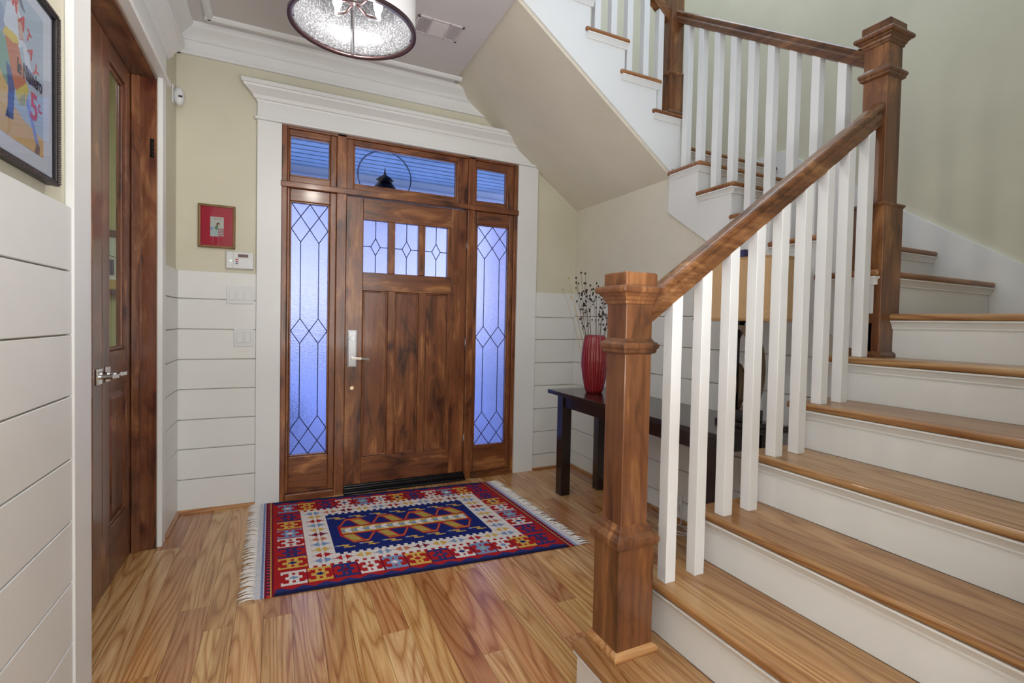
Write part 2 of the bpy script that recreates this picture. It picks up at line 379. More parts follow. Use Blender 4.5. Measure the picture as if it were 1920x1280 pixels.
# ------------------------------------------------------------------ front entrance casing
cas = struct(MB().box(-.15, -.004, YD - .03, YD, 0, 2.572).box(1.751, 1.932, YD - .03, YD, 0, 2.572).box(-.15, 1.932, YD - .03, YD, 2.592, 2.71).build('trim_5', M_white, None, .002, 1))
struct(box('trim_6', -.165, 1.95, YD - .052, YD, 2.572, 2.592, M_white, None, .004))
CO = [(0, 2.69), (.034, 2.69), (.038, 2.70), (.05, 2.705), (.06, 2.725), (.085, 2.745), (.105, 2.76), (.108, 2.772), (.118, 2.775), (.118, 2.8), (0, 2.8)]
def cornice(name, x0, x1):
    vs = []; n = len(CO)
    for s, xx in ((-1, x0), (1, x1)):
        for d, z in CO: vs.append((xx + s * max(0, d - .03), YD - d, z))
    fs = [(i, (i + 1) % n, n + (i + 1) % n, n + i) for i in range(n)] + [tuple(range(n)), tuple(range(n, 2 * n))[::-1]]
    return MB().add(vs, fs).build(name, M_white)
struct(cornice('trim_7', -.15, 1.932))

# ------------------------------------------------------------------ front door, sidelights, transoms
FY = YD - .018     # room face of the wooden frame
fr = struct(MB().box(-.004, .03, FY, YD + .12, 0, 2.592).box(.345, .411, FY, YD + .12, 0, 2.592).box(1.32, 1.377, FY, YD + .12, 0, 2.592)
            .box(1.72, 1.751, FY, YD + .12, 0, 2.592).build('trim_8', M_doorv, None, .004))
struct(MB().box(.03, 1.72, FY, YD + .12, 2.556, 2.592).box(-.01, 1.757, FY - .016, YD + .12, 2.155, 2.196).build('trim_9', M_doorh, None, .005))
struct(MB().box(.03, .345, FY - .02, YD + .1, 0, .045).box(1.377, 1.72, FY - .02, YD + .1, 0, .045).build('trim_10', M_doorh, None, .004))
struct(MB().box(.409, 1.322, FY - .05, YD + .12, 0, .018).box(.409, 1.322, FY - .02, YD + .12, .018, .042).box(.409, 1.322, FY + .01, YD + .12, .042, .05).build('trim_11', M_black, None, .004))
def bars(segs, y, rad, name, parent):
    m = MB()
    for (a, b), (c, d) in segs: m.tube([(a, y, b), (c, y, d)], rad, 6)
    return m.build(name, M_came, parent)
def window(name, X0, X1, Z0, Z1, gx0, gx1, gz0, gz1, m_glass, cames=None):
    y0, y1 = FY + .012, FY + .055
    s = struct(MB().box(X0, gx0, y0, y1, Z0, Z1).box(gx1, X1, y0, y1, Z0, Z1).build(name, M_doorv, None, .005))
    MB().box(gx0, gx1, y0, y1, Z0, gz0).box(gx0, gx1, y0, y1, gz1, Z1).build('sash_rail', M_doorh, s, .005)
    st = .010
    MB().box(gx0, gx0 + st, y0 + .008, y1, gz0, gz1).box(gx1 - st, gx1, y0 + .008, y1, gz0, gz1).box(gx0, gx1, y0 + .008, y1, gz0, gz0 + st).box(gx0, gx1, y0 + .008, y1, gz1 - st, gz1).build('glazing_bead', M_doorv, s, .003)
    p = box('pane', gx0 + st, gx1 - st, y0 + .022, y0 + .028, gz0 + st, gz1 - st, m_glass, s)
    if cames: bars(cames, y0 + .021, .0032, 'lead_came', p)
    return s
def sidelight_cames(x0, x1, z0, z1):
    X = lambda u: x0 + (x1 - x0) * u
    b, c = .175, .266; s = []
    for zt, sg in ((z1, -1), (z0, 1)):
        for u in (0, .5):
            s += [((X(u), zt), (X(u + .5), zt + sg * b)), ((X(u + .5), zt), (X(u), zt + sg * b)), ((X(u), zt + sg * b), (X(u + .25), zt + sg * c)), ((X(u + .5), zt + sg * b), (X(u + .25), zt + sg * c))]
    zm = z0 + (z1 - z0) * .495
    for u in (.25, .75):
        s += [((X(u), z1 - c), (X(u), zm + .087)), ((X(u), z0 + c), (X(u), zm - .087)),
              ((X(u), zm + .087), (X(u - .25), zm)), ((X(u), zm + .087), (X(u + .25), zm)), ((X(u), zm - .087), (X(u - .25), zm)), ((X(u), zm - .087), (X(u + .25), zm))]
    return s
window('window_1', .03, .345, .045, 2.155, .048, .302, .30, 2.07, M_frost, sidelight_cames(.058, .292, .31, 2.06))
window('window_2', 1.377, 1.72, .045, 2.155, 1.402, 1.684, .25, 2.055, M_frost, sidelight_cames(1.412, 1.674, .26, 2.045))
window('window_3', .03, .345, 2.196, 2.556, .042, .303, 2.24, 2.515, M_clearblue)
window('window_4', .409, 1.322, 2.196, 2.556, .458, 1.228, 2.236, 2.52, M_clearblue)
window('window_5', 1.377, 1.72, 2.196, 2.556, 1.388, 1.656, 2.232, 2.502, M_clearblue)

DX0, DX1, dz0, dz1 = .413, 1.318, .052, 2.15
dy0, dy1 = FY + .022, FY + .066
door = struct(MB().box(DX0, .53, dy0, dy1, dz0, dz1).box(1.196, DX1, dy0, dy1, dz0, dz1).build('door_1', M_doorv, None, .003))
GX = [(.53, .705), (.757, .93), (.982, 1.158)]
PX = [(.533, .71), (.768, .955), (.997, 1.196)]
GX = [(.53, .712), (.762, .942), (.99, 1.196)]; GX = [(.532, .708), (.76, .936), (.988, 1.164)]
MB().box(.53, 1.196, dy0, dy1, 1.995, dz1).build('door_rail', M_doorh, door, .003)
MB().box(.53, 1.196, dy0, dy1, 1.478, 1.612).build('door_rail', M_doorh, door, .003)
MB().box(.53, 1.196, dy0, dy1, dz0, .25).build('door_rail', M_doorh, door, .003)
for a, b in ((.53, .532), (.708, .76), (.936, .988), (1.164, 1.196)): box('glazing_bar', a, b, dy0, dy1, 1.612, 1.995, M_doorv, door, .004)
for a, b in ((.53, .536), (.712, .766), (.942, .994), (1.17, 1.196)): box('mullion', a, b, dy0, dy1, .25, 1.478, M_doorv, door, .003)
for a, b in ((.536, .712), (.766, .942), (.994, 1.17)):
    box('door_panel', a - .004, b + .004, dy0 + .02, dy0 + .034, .246, 1.482, M_doorv, door)
    st = .012; m = MB()
    for s_ in ((a, a + st, .25, 1.478), (b - st, b, .25, 1.478), (a, b, .25, .25 + st), (a, b, 1.478 - st, 1.478)): m.box(s_[0], s_[1], dy0 + .008, dy0 + .021, s_[2], s_[3])
    m.build('panel_moulding', M_doorv, door, .004)
for a, b in GX:
    p = box('pane', a, b, dy0 + .018, dy0 + .024, 1.612, 1.995, M_frost, door)
    cx, cz, hw, hh = (a + b) / 2, 1.803, (b - a) * .19, .062
    bars([((cx, 1.995), (cx, cz + hh)), ((cx, 1.612), (cx, cz - hh)), ((a, cz), (cx - hw, cz)), ((cx + hw, cz), (b, cz)),
          ((cx, cz + hh), (cx + hw, cz)), ((cx + hw, cz), (cx, cz - hh)), ((cx, cz - hh), (cx - hw, cz)), ((cx - hw, cz), (cx, cz + hh))], dy0 + .017, .0032, 'lead_came', p)
lk = MB().box(.43, .495, dy0 - .006, dy0, .918, 1.188).box(.436, .489, dy0 - .011, dy0 - .006, .924, 1.182).build('lock_plate', M_satin, door, .003)
lk['label'] = 'tall satin metal entry lock plate'
m = MB(); m.v = []; MBc = MB()
def cyl_y(mb, cx, cz, rad, y0, y1, n=20):
    pts = [(cx + rad * math.cos(2 * PI * i / n), cz + rad * math.sin(2 * PI * i / n)) for i in range(n)]
    return mb.prism(pts, 'y', y0, y1)
def cyl_x(mb, cy, cz, rad, x0, x1, n=20):
    return mb.prism([(cy + rad * math.cos(2 * PI * i / n), cz + rad * math.sin(2 * PI * i / n)) for i in range(n)], 'x', x0, x1)
cyl_y(MB(), .463, 1.128, .02, dy0 - .022, dy0 - .01).build('deadbolt_knob', M_satin, lk, .003)
MB().box(.459, .467, dy0 - .036, dy0 - .02, 1.112, 1.144).build('thumb_turn', M_chrome, lk, .002)
mb = cyl_y(MB(), .463, .985, .012, dy0 - .05, dy0 - .01)
mb.sweep([(-.007, -.009), (.007, -.009), (.007, .009), (-.007, .009)], [((.463, dy0 - .048, .985), (0, 1, 0)), ((.52, dy0 - .056, .983), (0, 1, 0)), ((.575, dy0 - .052, .976), (0, 1, 0))])
mb.build('door_lever', M_chrome, lk, .003)
cyl_y(cyl_y(MB(), .463, .765, .014, dy0 - .008, dy0), .463, .765, .006, dy0 - .012, dy0 - .008).build('door_bolt', M_chrome, door)
for hz in (1.87, 1.085, .31): MB().tube([(1.32, dy0 - .006, hz - .05), (1.32, dy0 - .006, hz + .05)], .006, 8).build('hinge', M_satin, door)
box('door_sweep', DX0, DX1, dy0, dy0 + .03, .045, .056, M_black, door)

# ------------------------------------------------------------------ double doors in the left wall
X1 = -.705; X0 = -.748
struct(MB().box(XL - .15, XL - .001, 3.352, 3.372, 0, 2.53).box(XL - .15, XL - .001, 2.218, 2.236, 0, 2.53).build('trim_12', M_doorv2, None, .002, 1))
struct(MB().box(XL - .15, XL - .001, 2.22, 3.37, 2.512, 2.532).build('trim_13', M_doorhy, None, .002, 1))
struct(MB().box(X1 + .002, X1 + .04, 3.335, 3.353, 0, 2.512).build('trim_15', M_doorv2, None, .003, 1))
tw = MB().box(XL, XL + .022, 3.372, 3.46, 0, 2.535).box(XL, XL + .022, 2.06, 2.218, 0, 2.535).box(XL, XL + .022, 2.06, 3.46, 2.55, 2.72)
struct(tw.build('trim_16', M_white, None, .002, 1))
struct(box('trim_17', XL, XL + .042, 2.04, 3.48, 2.532, 2.552, M_white, None, .004))
cl = [(XL + d, z - .0) for d, z in CO]
struct(MB().prism([(XL + d * .85, z - .0) for d, z in CO], 'y', 2.0, 3.50).build('trim_18', M_white))
def leaf(name, Y0, Y1, gy0, gy1, py0, py1, hy, hs):
    d = struct(MB().box(X0, X1, Y0, gy0, .004, 2.51).box(X0, X1, gy1, Y1, .004, 2.51).build(name, M_doorv2, None, .003))
    for z0, z1 in ((.004, .275), (.915, 1.092), (2.425, 2.51)): box('door_rail', X0, X1, gy0, gy1, z0, z1, M_doorhy, d, .003)
    st = .02; m = MB(); x_ = X1 - .012
    for a, b, c_, e in ((gy0, gy0 + st, 1.092, 2.425), (gy1 - st, gy1, 1.092, 2.425), (gy0, gy1, 1.092, 1.092 + st), (gy0, gy1, 2.425 - st, 2.425)): m.box(x_ - .02, x_, a, b, c_, e)
    m.build('glazing_bead', M_doorv2, d, .005)
    box('pane', X0 + .018, X0 + .023, gy0 + .01, gy1 - .01, 1.1, 2.42, M_clear, d)
    # raised panel
    a0, a1, b0, b1 = gy0, gy1, .275, .915; i = .05; xo = X1 - .02; xf = X1 - .004
    v = [(xo, a0, b0), (xo, a1, b0), (xo, a1, b1), (xo, a0, b1), (xf, a0 + i, b0 + i), (xf, a1 - i, b0 + i), (xf, a1 - i, b1 - i), (xf, a0 + i, b1 - i), (X0 + .01, a0, b0), (X0 + .01, a1, b0), (X0 + .01, a1, b1), (X0 + .01, a0, b1)]
    MB().add(v, [(4, 5, 6, 7), (0, 1, 5, 4), (1, 2, 6, 5), (2, 3, 7, 6), (3, 0, 4, 7), (8, 9, 1, 0), (9, 10, 2, 1), (10, 11, 3, 2), (11, 8, 0, 3), (11, 10, 9, 8)]).build('door_panel', M_doorv2, d)
    m = MB()
    for a, b, c_, e in ((gy0, gy0 + .014, .275, .915), (gy1 - .014, gy1, .275, .915), (gy0, gy1, .275, .289), (gy0, gy1, .901, .915)): m.box(X1 - .02, X1 - .004, a, b, c_, e)
    m.build('panel_moulding', M_doorv2, d, .005)
    zc = .995
    pl = MB().box(X1, X1 + .01, hy - .03, hy + .03, zc - .035, zc + .035).build('handle_plate', M_chrome, d, .003)
    mb = cyl_x(MB(), hy, zc, .011, X1 + .01, X1 + .055)
    mb.sweep([(-.006, -.008), (.006, -.008), (.006, .008), (-.006, .008)], [((X1 + .05, hy, zc), (1, 0, 0)), ((X1 + .056, hy + hs * .06, zc - .002), (1, 0, 0)), ((X1 + .05, hy + hs * .115, zc + (.004)), (1, 0, 0))])
    mb.build('door_lever', M_chrome, pl, .002)
    return d
leaf('door_2', 2.238, 2.862, 2.35, 2.735, 0, 0, 2.80, 1)
leaf('door_3', 2.866, 3.350, 2.978, 3.262, 0, 0, 2.925, 1)
hg = MB()
for i in range(5): hg.tube([(XL - .02, 3.349, 2.10 + i * .02), (XL - .02, 3.349, 2.116 + i * .02)], .009, 8)
tag(hg.build('hinge', M_dark), 'small dark ribbed hinge knuckle high on the wooden jamb right of the double doors', 'hinge')
# study behind the double doors
st_ = MB().box(-3.2, -3.1, 0, 4.2, 0, 3.1).box(-3.1, XL - .15, 4.0, 4.1, 0, 3.1).box(-3.1, XL - .15, -.1, 0, 0, 3.1)
struct(st_.build('wall_study', paint('study_green_paint', (160, 166, 112), .6, .03)))
struct(box('ceiling_study', -3.2, XL - .15, -.1, 4.1, 3.1, 3.2, M_ceil))

# ------------------------------------------------------------------ outside: porch, garden
M_porch = paint('porch_blue_paint', (168, 190, 216), .5, .05)
M_pwhite = paint('porch_white_paint', (214, 218, 232), .5, .02)
pc = struct(box('ceiling_porch', -3.2, 5.2, YD + .14, 6.4, 2.945, 3.05, mat('porch_gap', (40, 50, 70), .8)))
yy = YD + .16
while yy < 6.2:
    box('porch_board', -2.6, 4.8, yy + .016, yy + .124, 2.936, 2.945, M_porch, pc); yy += .14
pb = struct(box('trim_19', -3.2, 5.2, 6.22, 6.42, 2.83, 2.945, M_pwhite, None, .005))
struct(box('trim_20', -3.2, 5.2, 6.19, 6.22, 2.82, 2.85, M_pwhite, None, .005))
M_conc = paint('porch_floor_paint', (188, 188, 200), .6, .05)
struct(box('floor_porch', -3.2, 5.2, YD + .2, 6.5, -.15, -.03, M_conc))
M_grass = mat('lawn_grass', (96, 120, 60), .9)
struct(box('ground', -25, 30, 6.5, 40, -.4, -.2, M_grass))
struct(box('path_drive', -6, 14, 11.5, 18, -.2, -.17, paint('driveway_concrete', (226, 224, 232), .8, .04)))
struct(box('ground_brightener', -1.4, 3.4, 6.5, 11.5, -.2, -.17, paint('brightener_concrete', (214, 212, 222), .8, .04)))  # pale slab added outside to brighten the lower sidelights
def col(x):
    t = thing('porch_column', '', 'column', (x, 6.32, -.03)); 
    box('shaft', x - .11, x + .11, 6.21, 6.43, .15, 2.83, M_pwhite, t, .004); box('base', x - .14, x + .14, 6.18, 6.46, -.03, .15, M_pwhite, t, .006); box('capital', x - .135, x + .135, 6.185, 6.455, 2.7, 2.76, M_pwhite, t, .006); return t
t = col(2.62); t['label'] = 'square white porch column seen through the right sidelight'
M_leaf = mat('garden_leaves', (92, 132, 66), .7); M_leaf2 = mat('dark_garden_leaves', (60, 92, 62), .7); M_bark = mat('tree_bark', (84, 72, 66), .9)
def tree(x, y, h, rad, label, m, seed, n=900):
    rnd = random.Random(seed); t = thing('garden_tree', label, 'tree', (x, y, -.2))
    MB().tube([(x, y, -.2), (x + .1, y, h * .35), (x, y + .1, h * .7)], [.16, .12, .05], 8).build('trunk', M_bark, t)
    mb = MB()
    for i in range(n):
        a, b = rnd.uniform(0, 2 * PI), math.acos(rnd.uniform(-1, 1)); q = rad * rnd.uniform(.3, 1) ** .5
        c = Vector((x + q * math.sin(b) * math.cos(a), y + q * math.sin(b) * math.sin(a), h * .72 + q * math.cos(b) * 1.1))
        d = Vector((rnd.uniform(-1, 1), rnd.uniform(-1, 1), rnd.uniform(-1, 1))).normalized() * .16; e = d.cross(Vector((rnd.random(), rnd.random(), rnd.random()))).normalized() * .08
        mb.add([c - d, c + e, c + d, c - e], [(0, 1, 2, 3)])
    mb.build('foliage', m, t, kind='stuff')
tree(3.2, 21, 8.6, 2.9, 'leafy garden tree straight beyond the porch beam', M_leaf, 1)
tree(12.5, 20, 8.2, 3.0, 'garden tree beyond the right hand sidelight', M_leaf, 2)
tree(-2.4, 18.5, 7.6, 2.6, 'dark garden tree beyond the left hand sidelight', M_leaf2, 3)
def bush(x, y, s, seed, label):
    rnd = random.Random(seed); t = thing('garden_bush', label, 'bush', (x, y, -.2)); mb = MB()
    for i in range(420):
        a, b = rnd.uniform(0, 2 * PI), math.acos(rnd.uniform(0, 1)); q = s * rnd.uniform(.5, 1)
        c = Vector((x + q * math.sin(b) * math.cos(a), y + q * math.sin(b) * math.sin(a), -.2 + q * math.cos(b)))
        d = Vector((rnd.uniform(-1, 1), rnd.uniform(-1, 1), rnd.uniform(-1, 1))).normalized() * .1; e = d.cross(Vector((rnd.random(), rnd.random(), rnd.random()))).normalized() * .06
        mb.add([c - d, c + e, c + d, c - e], [(0, 1, 2, 3)])
    mb.build('foliage', M_leaf, t, kind='stuff')
    MB().tube([(x, y, -.2), (x, y, .3)], .03, 6).build('stem', M_bark, t)
bush(3.9, 7.4, .8, 5, 'green bush behind the lower half of the right sidelight')
bush(-.35, 7.3, .6, 6, 'low green bush behind the lower left sidelight')
# porch lantern hanging in a metal ring
PX_, PY_ = .885, 5.1
lt = thing('porch_lantern', 'dark hanging porch lantern with pointed roof inside a metal ring, behind the transom', 'lantern', (PX_, PY_, 2.2))
MB().tube([(PX_ + .25 * math.cos(a), PY_, 2.64 + .25 * math.sin(a)) for a in np.linspace(0, 2 * PI, 49)[:-1]], .0075, 8, True).build('ring', mat('ring_metal', (120, 130, 150), .25, .9), lt)
MB().tube([(PX_, PY_, 2.89), (PX_, PY_, 2.94)], .006, 6).lathe(PX_, PY_, [(.05, 2.926), (.05, 2.936)], 16).build('hanger', M_dark, lt)
MB().lathe(PX_, PY_, [(.135, 2.49), (.13, 2.5), (.10, 2.545), (.07, 2.585), (.06, 2.59), (.075, 2.6), (.088, 2.608), (.05, 2.64), (.022, 2.66), (.012, 2.67), (.008, 2.69), (.001, 2.735)], 24).build('lantern_roof', M_dark, lt)
lb = MB()
for a in range(4): lb.tube([(PX_ + .1 * math.cos(a * PI / 2 + .78), PY_ + .1 * math.sin(a * PI / 2 + .78), 2.26), (PX_ + .12 * math.cos(a * PI / 2 + .78), PY_ + .12 * math.sin(a * PI / 2 + .78), 2.49)], .007, 6)
lb.lathe(PX_, PY_, [(.105, 2.245), (.105, 2.262)], 20).build('lantern_cage', M_dark, lt)
me_ = mat('warm_bulb', (255, 214, 130), .5); me_.node_tree.nodes['Principled BSDF'].inputs['Emission Color'].default_value = rgba((255, 205, 120)); me_.node_tree.nodes['Principled BSDF'].inputs['Emission Strength'].default_value = 5
MB().ball((PX_, PY_, 2.36), .035, 10, 1.4).build('bulb', me_, lt)

# ------------------------------------------------------------------ staircase
stair = thing('staircase', 'U-turning oak-tread staircase with white risers, square white balusters and stained box newels', 'staircase', (1.6, .9, 0))
YT = 1.467; T = .03; NY = {k: 1.308 + (k - 8) * g2 for k in range(8, 14)}
COVE = [(0, -.03), (.024, -.03), (.024, -.036), (.018, -.04), (.012, -.05), (.007, -.06), (.007, -.066), (0, -.066)]
def tread(x0, x1, y0, y1, z, m=M_tread): return box('tread', x0, x1, y0, y1, z - T, z, m, stair, .0135, 4)
# first flight, rising to the right
for k in range(1, 7):
    z = k * r; x0 = NX[k]; x1 = NX[k + 1] + .035 if k < 6 else 2.45
    tread(x0, x1, .362, YT, z)
    box('riser', x0 + .028, x0 + .045, .362, 1.45, z - r + (0 if k > 1 else 0), z - T, M_white, stair)
    MB().prism([(x0 + .028 - d, z + h) for d, h in COVE], 'y', .362, 1.45).build('cove_moulding', M_white, stair)
z = 7 * r
tread(NX[7], XW - .021, .362, 1.39, z)
box('riser', NX[7] + .028, NX[7] + .045, .362, 1.38, z - r, z - T, M_white, stair)
MB().prism([(NX[7] + .028 - d, z + h) for d, h in COVE], 'y', .362, 1.36).build('cove_moulding', M_white, stair)
# side boards of the first flight
pts = [(NX[1] + .028, 0)]
for k in range(1, 7): pts += [(NX[k] + .028, k * r - T), ((NX[k + 1] if k < 6 else XR) + .028 - (0 if k < 6 else .028), k * r - T)]
pts += [(XR, 0)]
MB().prism(pts, 'y', 1.45, 1.462).build('stringer', M_white, stair, .001, 1)
# second flight, rising away from the camera
XT = 2.304
for k in range(8, 14):
    z = k * r; y0 = NY[k]; y1 = NY[k + 1] + .035 if k < 13 else YD - .021
    tread(XT if k < 13 else 2.431, XW - .021, y0, y1, z, M_treadx)
    box('riser', 2.325 if k < 13 else 2.432, XW - .021, y0 + .028, y0 + .045, z - r, z - T, M_white, stair)
    MB().prism([(y0 + .028 - d, z + h) for d, h in COVE], 'x', 2.322 if k < 13 else 2.432, XW - .021).build('cove_moulding', M_white, stair)
    if k < 13: MB().prism([(2.321 - d * .8, z + h) for d, h in COVE], 'y', y0 + .01, min(y0 + g2 + .02, 2.66)).build('cove_moulding', M_white, stair)
pts = [(1.372, 1.17), (1.372, 8 * r - T)]
for k in range(8, 13): pts += [(NY[k] + .03 if k > 8 else 1.372, k * r - T), (NY[k + 1] + .03, k * r - T)]
pts += [(2.688, 13 * r - T), (2.688, 2.03), (1.44, 1.19)]
MB().prism(pts, 'x', 2.319, XR).build('stringer', M_white, stair, .001, 1)
# third flight, rising to the left above the door wall
YS = 2.69; N3 = {14: 2.46, 15: 2.218, 16: 1.956, 17: 1.694, 18: 1.43}
for k in range(14, 19):
    z = k * r; x1 = N3[k]; x0 = (N3[k + 1] - .065) if k < 18 else 1.0
    box('tread', x0, x1, 2.655, YD - .021, z - T, z, M_treadx, stair, .0135, 4)
    box('riser', x1 - .045, x1 - .028, YS, YD - .021, z - r, z - T, M_white, stair)
    MB().prism([(YS - .015 - d * .8, z + h) for d, h in COVE], 'x', x0 + .012, x1 - .012).build('cove_moulding', M_white, stair)
    MB().prism([(x1 - .028 + d, z + h) for d, h in COVE], 'y', YS - .01, YD - .021).build('cove_moulding', M_white, stair)
SL = lambda x: 2.262 + .722 * (XR - x)
top = [(2.46 - .03, 12 * r), (2.46 - .03, 14 * r - T)]
for k in (15, 16, 17, 18): top += [(N3[k] - .03, (k - 1) * r - T), (N3[k] - .03, k * r - T)]
top += [(1.0, 18 * r - T), (1.0, SL(1.0) + .055), (2.319, SL(2.319) + .05)]
MB().prism(top, 'y', YS - .015, YS).build('stringer', M_white, stair, .001, 1)
MB().prism([(1.0, SL(1.0) + .02), (2.345, SL(2.345) + .02), (2.345, SL(2.345) + .045), (1.0, SL(1.0) + .052)], 'y', YS - .022, YS + .01).build('stringer_bead', M_white, stair)
sf = MB().prism([(XR + .01, SL(XR + .01)), (XR + .01, 2.46), (2.3, 2.52), (1.15, 3.42), (1.0, 3.42), (1.0, SL(1.0))], 'y', YS - .005, YD + .02)
struct(sf.build('ceiling_soffit', M_soffit))
struct(box('ceiling_landing', XR + .01, XW, 2.7, YD, 2.3, 2.46, M_soffit))
struct(box('floor_landing', XR - .01, XW - .02, 1.34, 1.36, 0, 1.3, M_white))

# newel posts
def newel(cx, cy, zb, box_top, box_h, collar2, top, mt, capdrop=.104, boxw=.071, sh=.053, foot=True):
    o = MB().box(cx - sh, cx + sh, cy - sh, cy + sh, zb + .02, top - .06).build('newel_post', mt, stair, .003)
    bx = MB().box(cx - boxw, cx + boxw, cy - boxw, cy + boxw, zb, box_top).build('base_box', mt, o, .003)
    if foot:
        MB().stack(cx, cy, [(boxw + .004, zb), (boxw + .016, zb), (boxw + .016, zb + .012), (boxw + .011, zb + .02), (boxw + .001, zb + .026)]).build('foot_moulding', M_foot if zb < .5 else mt, o, .002)
    c = boxw
    MB().stack(cx, cy, [(c, box_top - .012), (c + .009, box_top - .004), (c + .013, box_top + .008), (c + .012, box_top + .02), (c + .004, box_top + .03), (c - .004, box_top + .036), (c - .006, box_top + .046), (c - .013, box_top + .054), (sh + .001, box_top + .062)] if box_h > .05 else
               [(c, box_top - .008), (c + .006, box_top), (c + .006, box_top + .008), (sh, box_top + .018)]).build('collar', mt, o, .0015)
    if collar2:
        z0 = collar2; MB().stack(cx, cy, [(sh, z0 - .006), (sh + .011, z0), (sh + .012, z0 + .01), (sh + .017, z0 + .015), (sh + .018, z0 + .026), (sh + .012, z0 + .033), (sh + .005, z0 + .037), (sh, z0 + .046)]).build('collar', mt, o, .0015)
    z0 = top - capdrop
    MB().stack(cx, cy, [(sh, z0), (sh + .005, z0 + .002), (sh + .006, z0 + .012), (sh + .010, z0 + .014), (sh + .013, z0 + .024), (sh + .020, z0 + .031), (sh + .021, z0 + .035), (sh + .028, z0 + .036), (sh + .032, z0 + .041), (sh + .033, z0 + .048), (sh + .031, z0 + .055), (sh + .026, z0 + .059), (sh + .010, z0 + .060), (sh + .009, z0 + .062),
                        (sh + .009, top - .004), (sh + .005, top)]).build('cap', mt, o, .0015)
    return o
newel(1.036, 1.375, r, .555, .08, 1.18, 1.44, M_newel)
newel(2.397, 1.375, 6 * r, 1.818, .04, 2.385, 2.625, M_newel)
newel(2.357, 2.735, 14 * r, 2.955, .02, 3.68, 3.96, M_newel, boxw=.059)

# handrails with a rounded top
HR = [(-.027, -.088), (.027, -.088), (.027, -.07), (.03, -.062), (.031, -.05), (.027, -.044), (.027, -.036), (.034, -.026), (.034, -.012), (.026, -.003), (.012, 0), (-.012, 0), (-.026, -.003), (-.034, -.012), (-.034, -.026), (-.027, -.036), (-.027, -.044), (-.031, -.05), (-.03, -.062), (-.027, -.07)]
Z1 = lambda x: 1.402 + .716 * (x - 1.129)
Z2 = lambda y: 2.565 + .672 * (y - 1.47)
Z3 = lambda x: 3.40 + .73 * (2.30 - x)
hr = MB().sweep([(a, b * 1.15) for a, b in HR], [((1.086, 1.362, Z1(1.086)), (0, 1, 0)), ((2.352, 1.362, Z1(2.352)), (0, 1, 0))]).build('handrail', M_rail, stair, .002)
MB().sweep([(a, b * .95) for a, b in HR], [((2.378, 1.425, Z2(1.425)), (1, 0, 0)), ((2.378, 2.685, Z2(2.685)), (1, 0, 0))]).build('handrail', M_raily, stair, .002)
MB().sweep(HR, [((2.31, 2.735, Z3(2.31)), (0, 1, 0)), ((1.35, 2.735, Z3(1.35)), (0, 1, 0))]).build('handrail', M_rail, stair, .002)
H = .022
def baluster(cx, cy, z0, f, along):
    mb = MB(); vs = []
    for dx, dy in ((-H, -H), (H, -H), (H, H), (-H, H)): vs.append((cx + dx, cy + dy, z0))
    for dx, dy in ((-H, -H), (H, -H), (H, H), (-H, H)): vs.append((cx + dx, cy + dy, f(cx + dx if along == 'x' else cy + dy) - .086))
    mb.add(vs, [(3, 2, 1, 0), (4, 5, 6, 7), (0, 1, 5, 4), (1, 2, 6, 5), (2, 3, 7, 6), (3, 0, 4, 7)])
    return mb.build('baluster', M_bal, stair, .0015, 1)
for i in range(9): baluster(1.205 + i * .1325, 1.352, (2 + i // 2) * r, lambda t: Z1(t) - .012, 'x')
for y in (2.59, 2.46, 2.325, 2.195, 2.065, 1.935, 1.80, 1.67, 1.535):
    k = max(kk for kk in range(8, 13) if NY[kk] < y - .01); baluster(2.375, y, k * r, lambda t: Z2(t) + .012, 'y')
for x in (2.245, 2.123, 1.99, 1.865, 1.742, 1.6, 1.47):
    k = max(kk for kk in range(14, 18) if N3[kk] > x + .01); baluster(x, 2.735, k * r, Z3, 'x')

# ------------------------------------------------------------------ console table, vase, lamp
M_esp = mat('espresso_wood', (30, 20, 20), .22, coat=.35)
v_, oi_ = coords(M_esp, (40, 1.5, 40)); setbase(M_esp, ramp(M_esp, noise(M_esp, v_, 1, 3), [(.3, (24, 15, 15)), (.7, (44, 28, 25))]))
tb = thing('console_table', 'long espresso-dark wooden console table against the white boarded wall', 'table', (2.05, 2.5, 0))
box('tabletop', 1.79, 2.30, 1.70, 3.36, .745, .775, M_esp, tb, .004)
for x, y in ((1.84, 3.215), (2.165, 3.215), (1.84, 1.755), (2.165, 1.755)): box('leg', x, x + .078, y, y + .078, 0, .745, M_esp, tb, .003)
MB().box(1.855, 1.875, 1.833, 3.215, .655, .745).box(2.215, 2.235, 1.833, 3.215, .655, .745).box(1.918, 2.165, 3.255, 3.275, .655, .745).box(1.918, 2.165, 1.775, 1.795, .655, .745).build('apron', M_esp, tb, .002)

M_red = mat('red_glaze', (122, 6, 18), .16, coat=.4)
vx, vy, vz = 2.02, 3.08, .775
prof = [(.052, vz), (.056, vz + .004), (.064, vz + .02), (.082, vz + .10), (.094, vz + .19), (.0945, vz + .25), (.088, vz + .33), (.076, vz + .395), (.07, vz + .412), (.066, vz + .414), (.066, vz + .40), (.072, vz + .36), (.05, vz + .05)]
vt = thing('ribbed_vase', 'tall red glazed vase with vertical ribs on the far end of the console table', 'vase', (vx, vy, vz))
MB().lathe(vx, vy, prof, 132, rib=.05, ribn=22).build('body', M_red, vt)
M_pink = mat('pink_line_glaze', (188, 70, 80), .3)  # pink colour of the thin lines between the vase ribs
mb = MB()
for i in range(22):
    a = 2 * PI * i / 22; mb.tube([(vx + (rr * .976) * math.cos(a), vy + (rr * .982) * math.sin(a), z) for rr, z in prof[1:9]], .0016, 5)
rb = mb.build('rib', M_pink, vt); rb['kind'] = 'stuff'; rb['label'] = 'thin pink lines between the ribs'
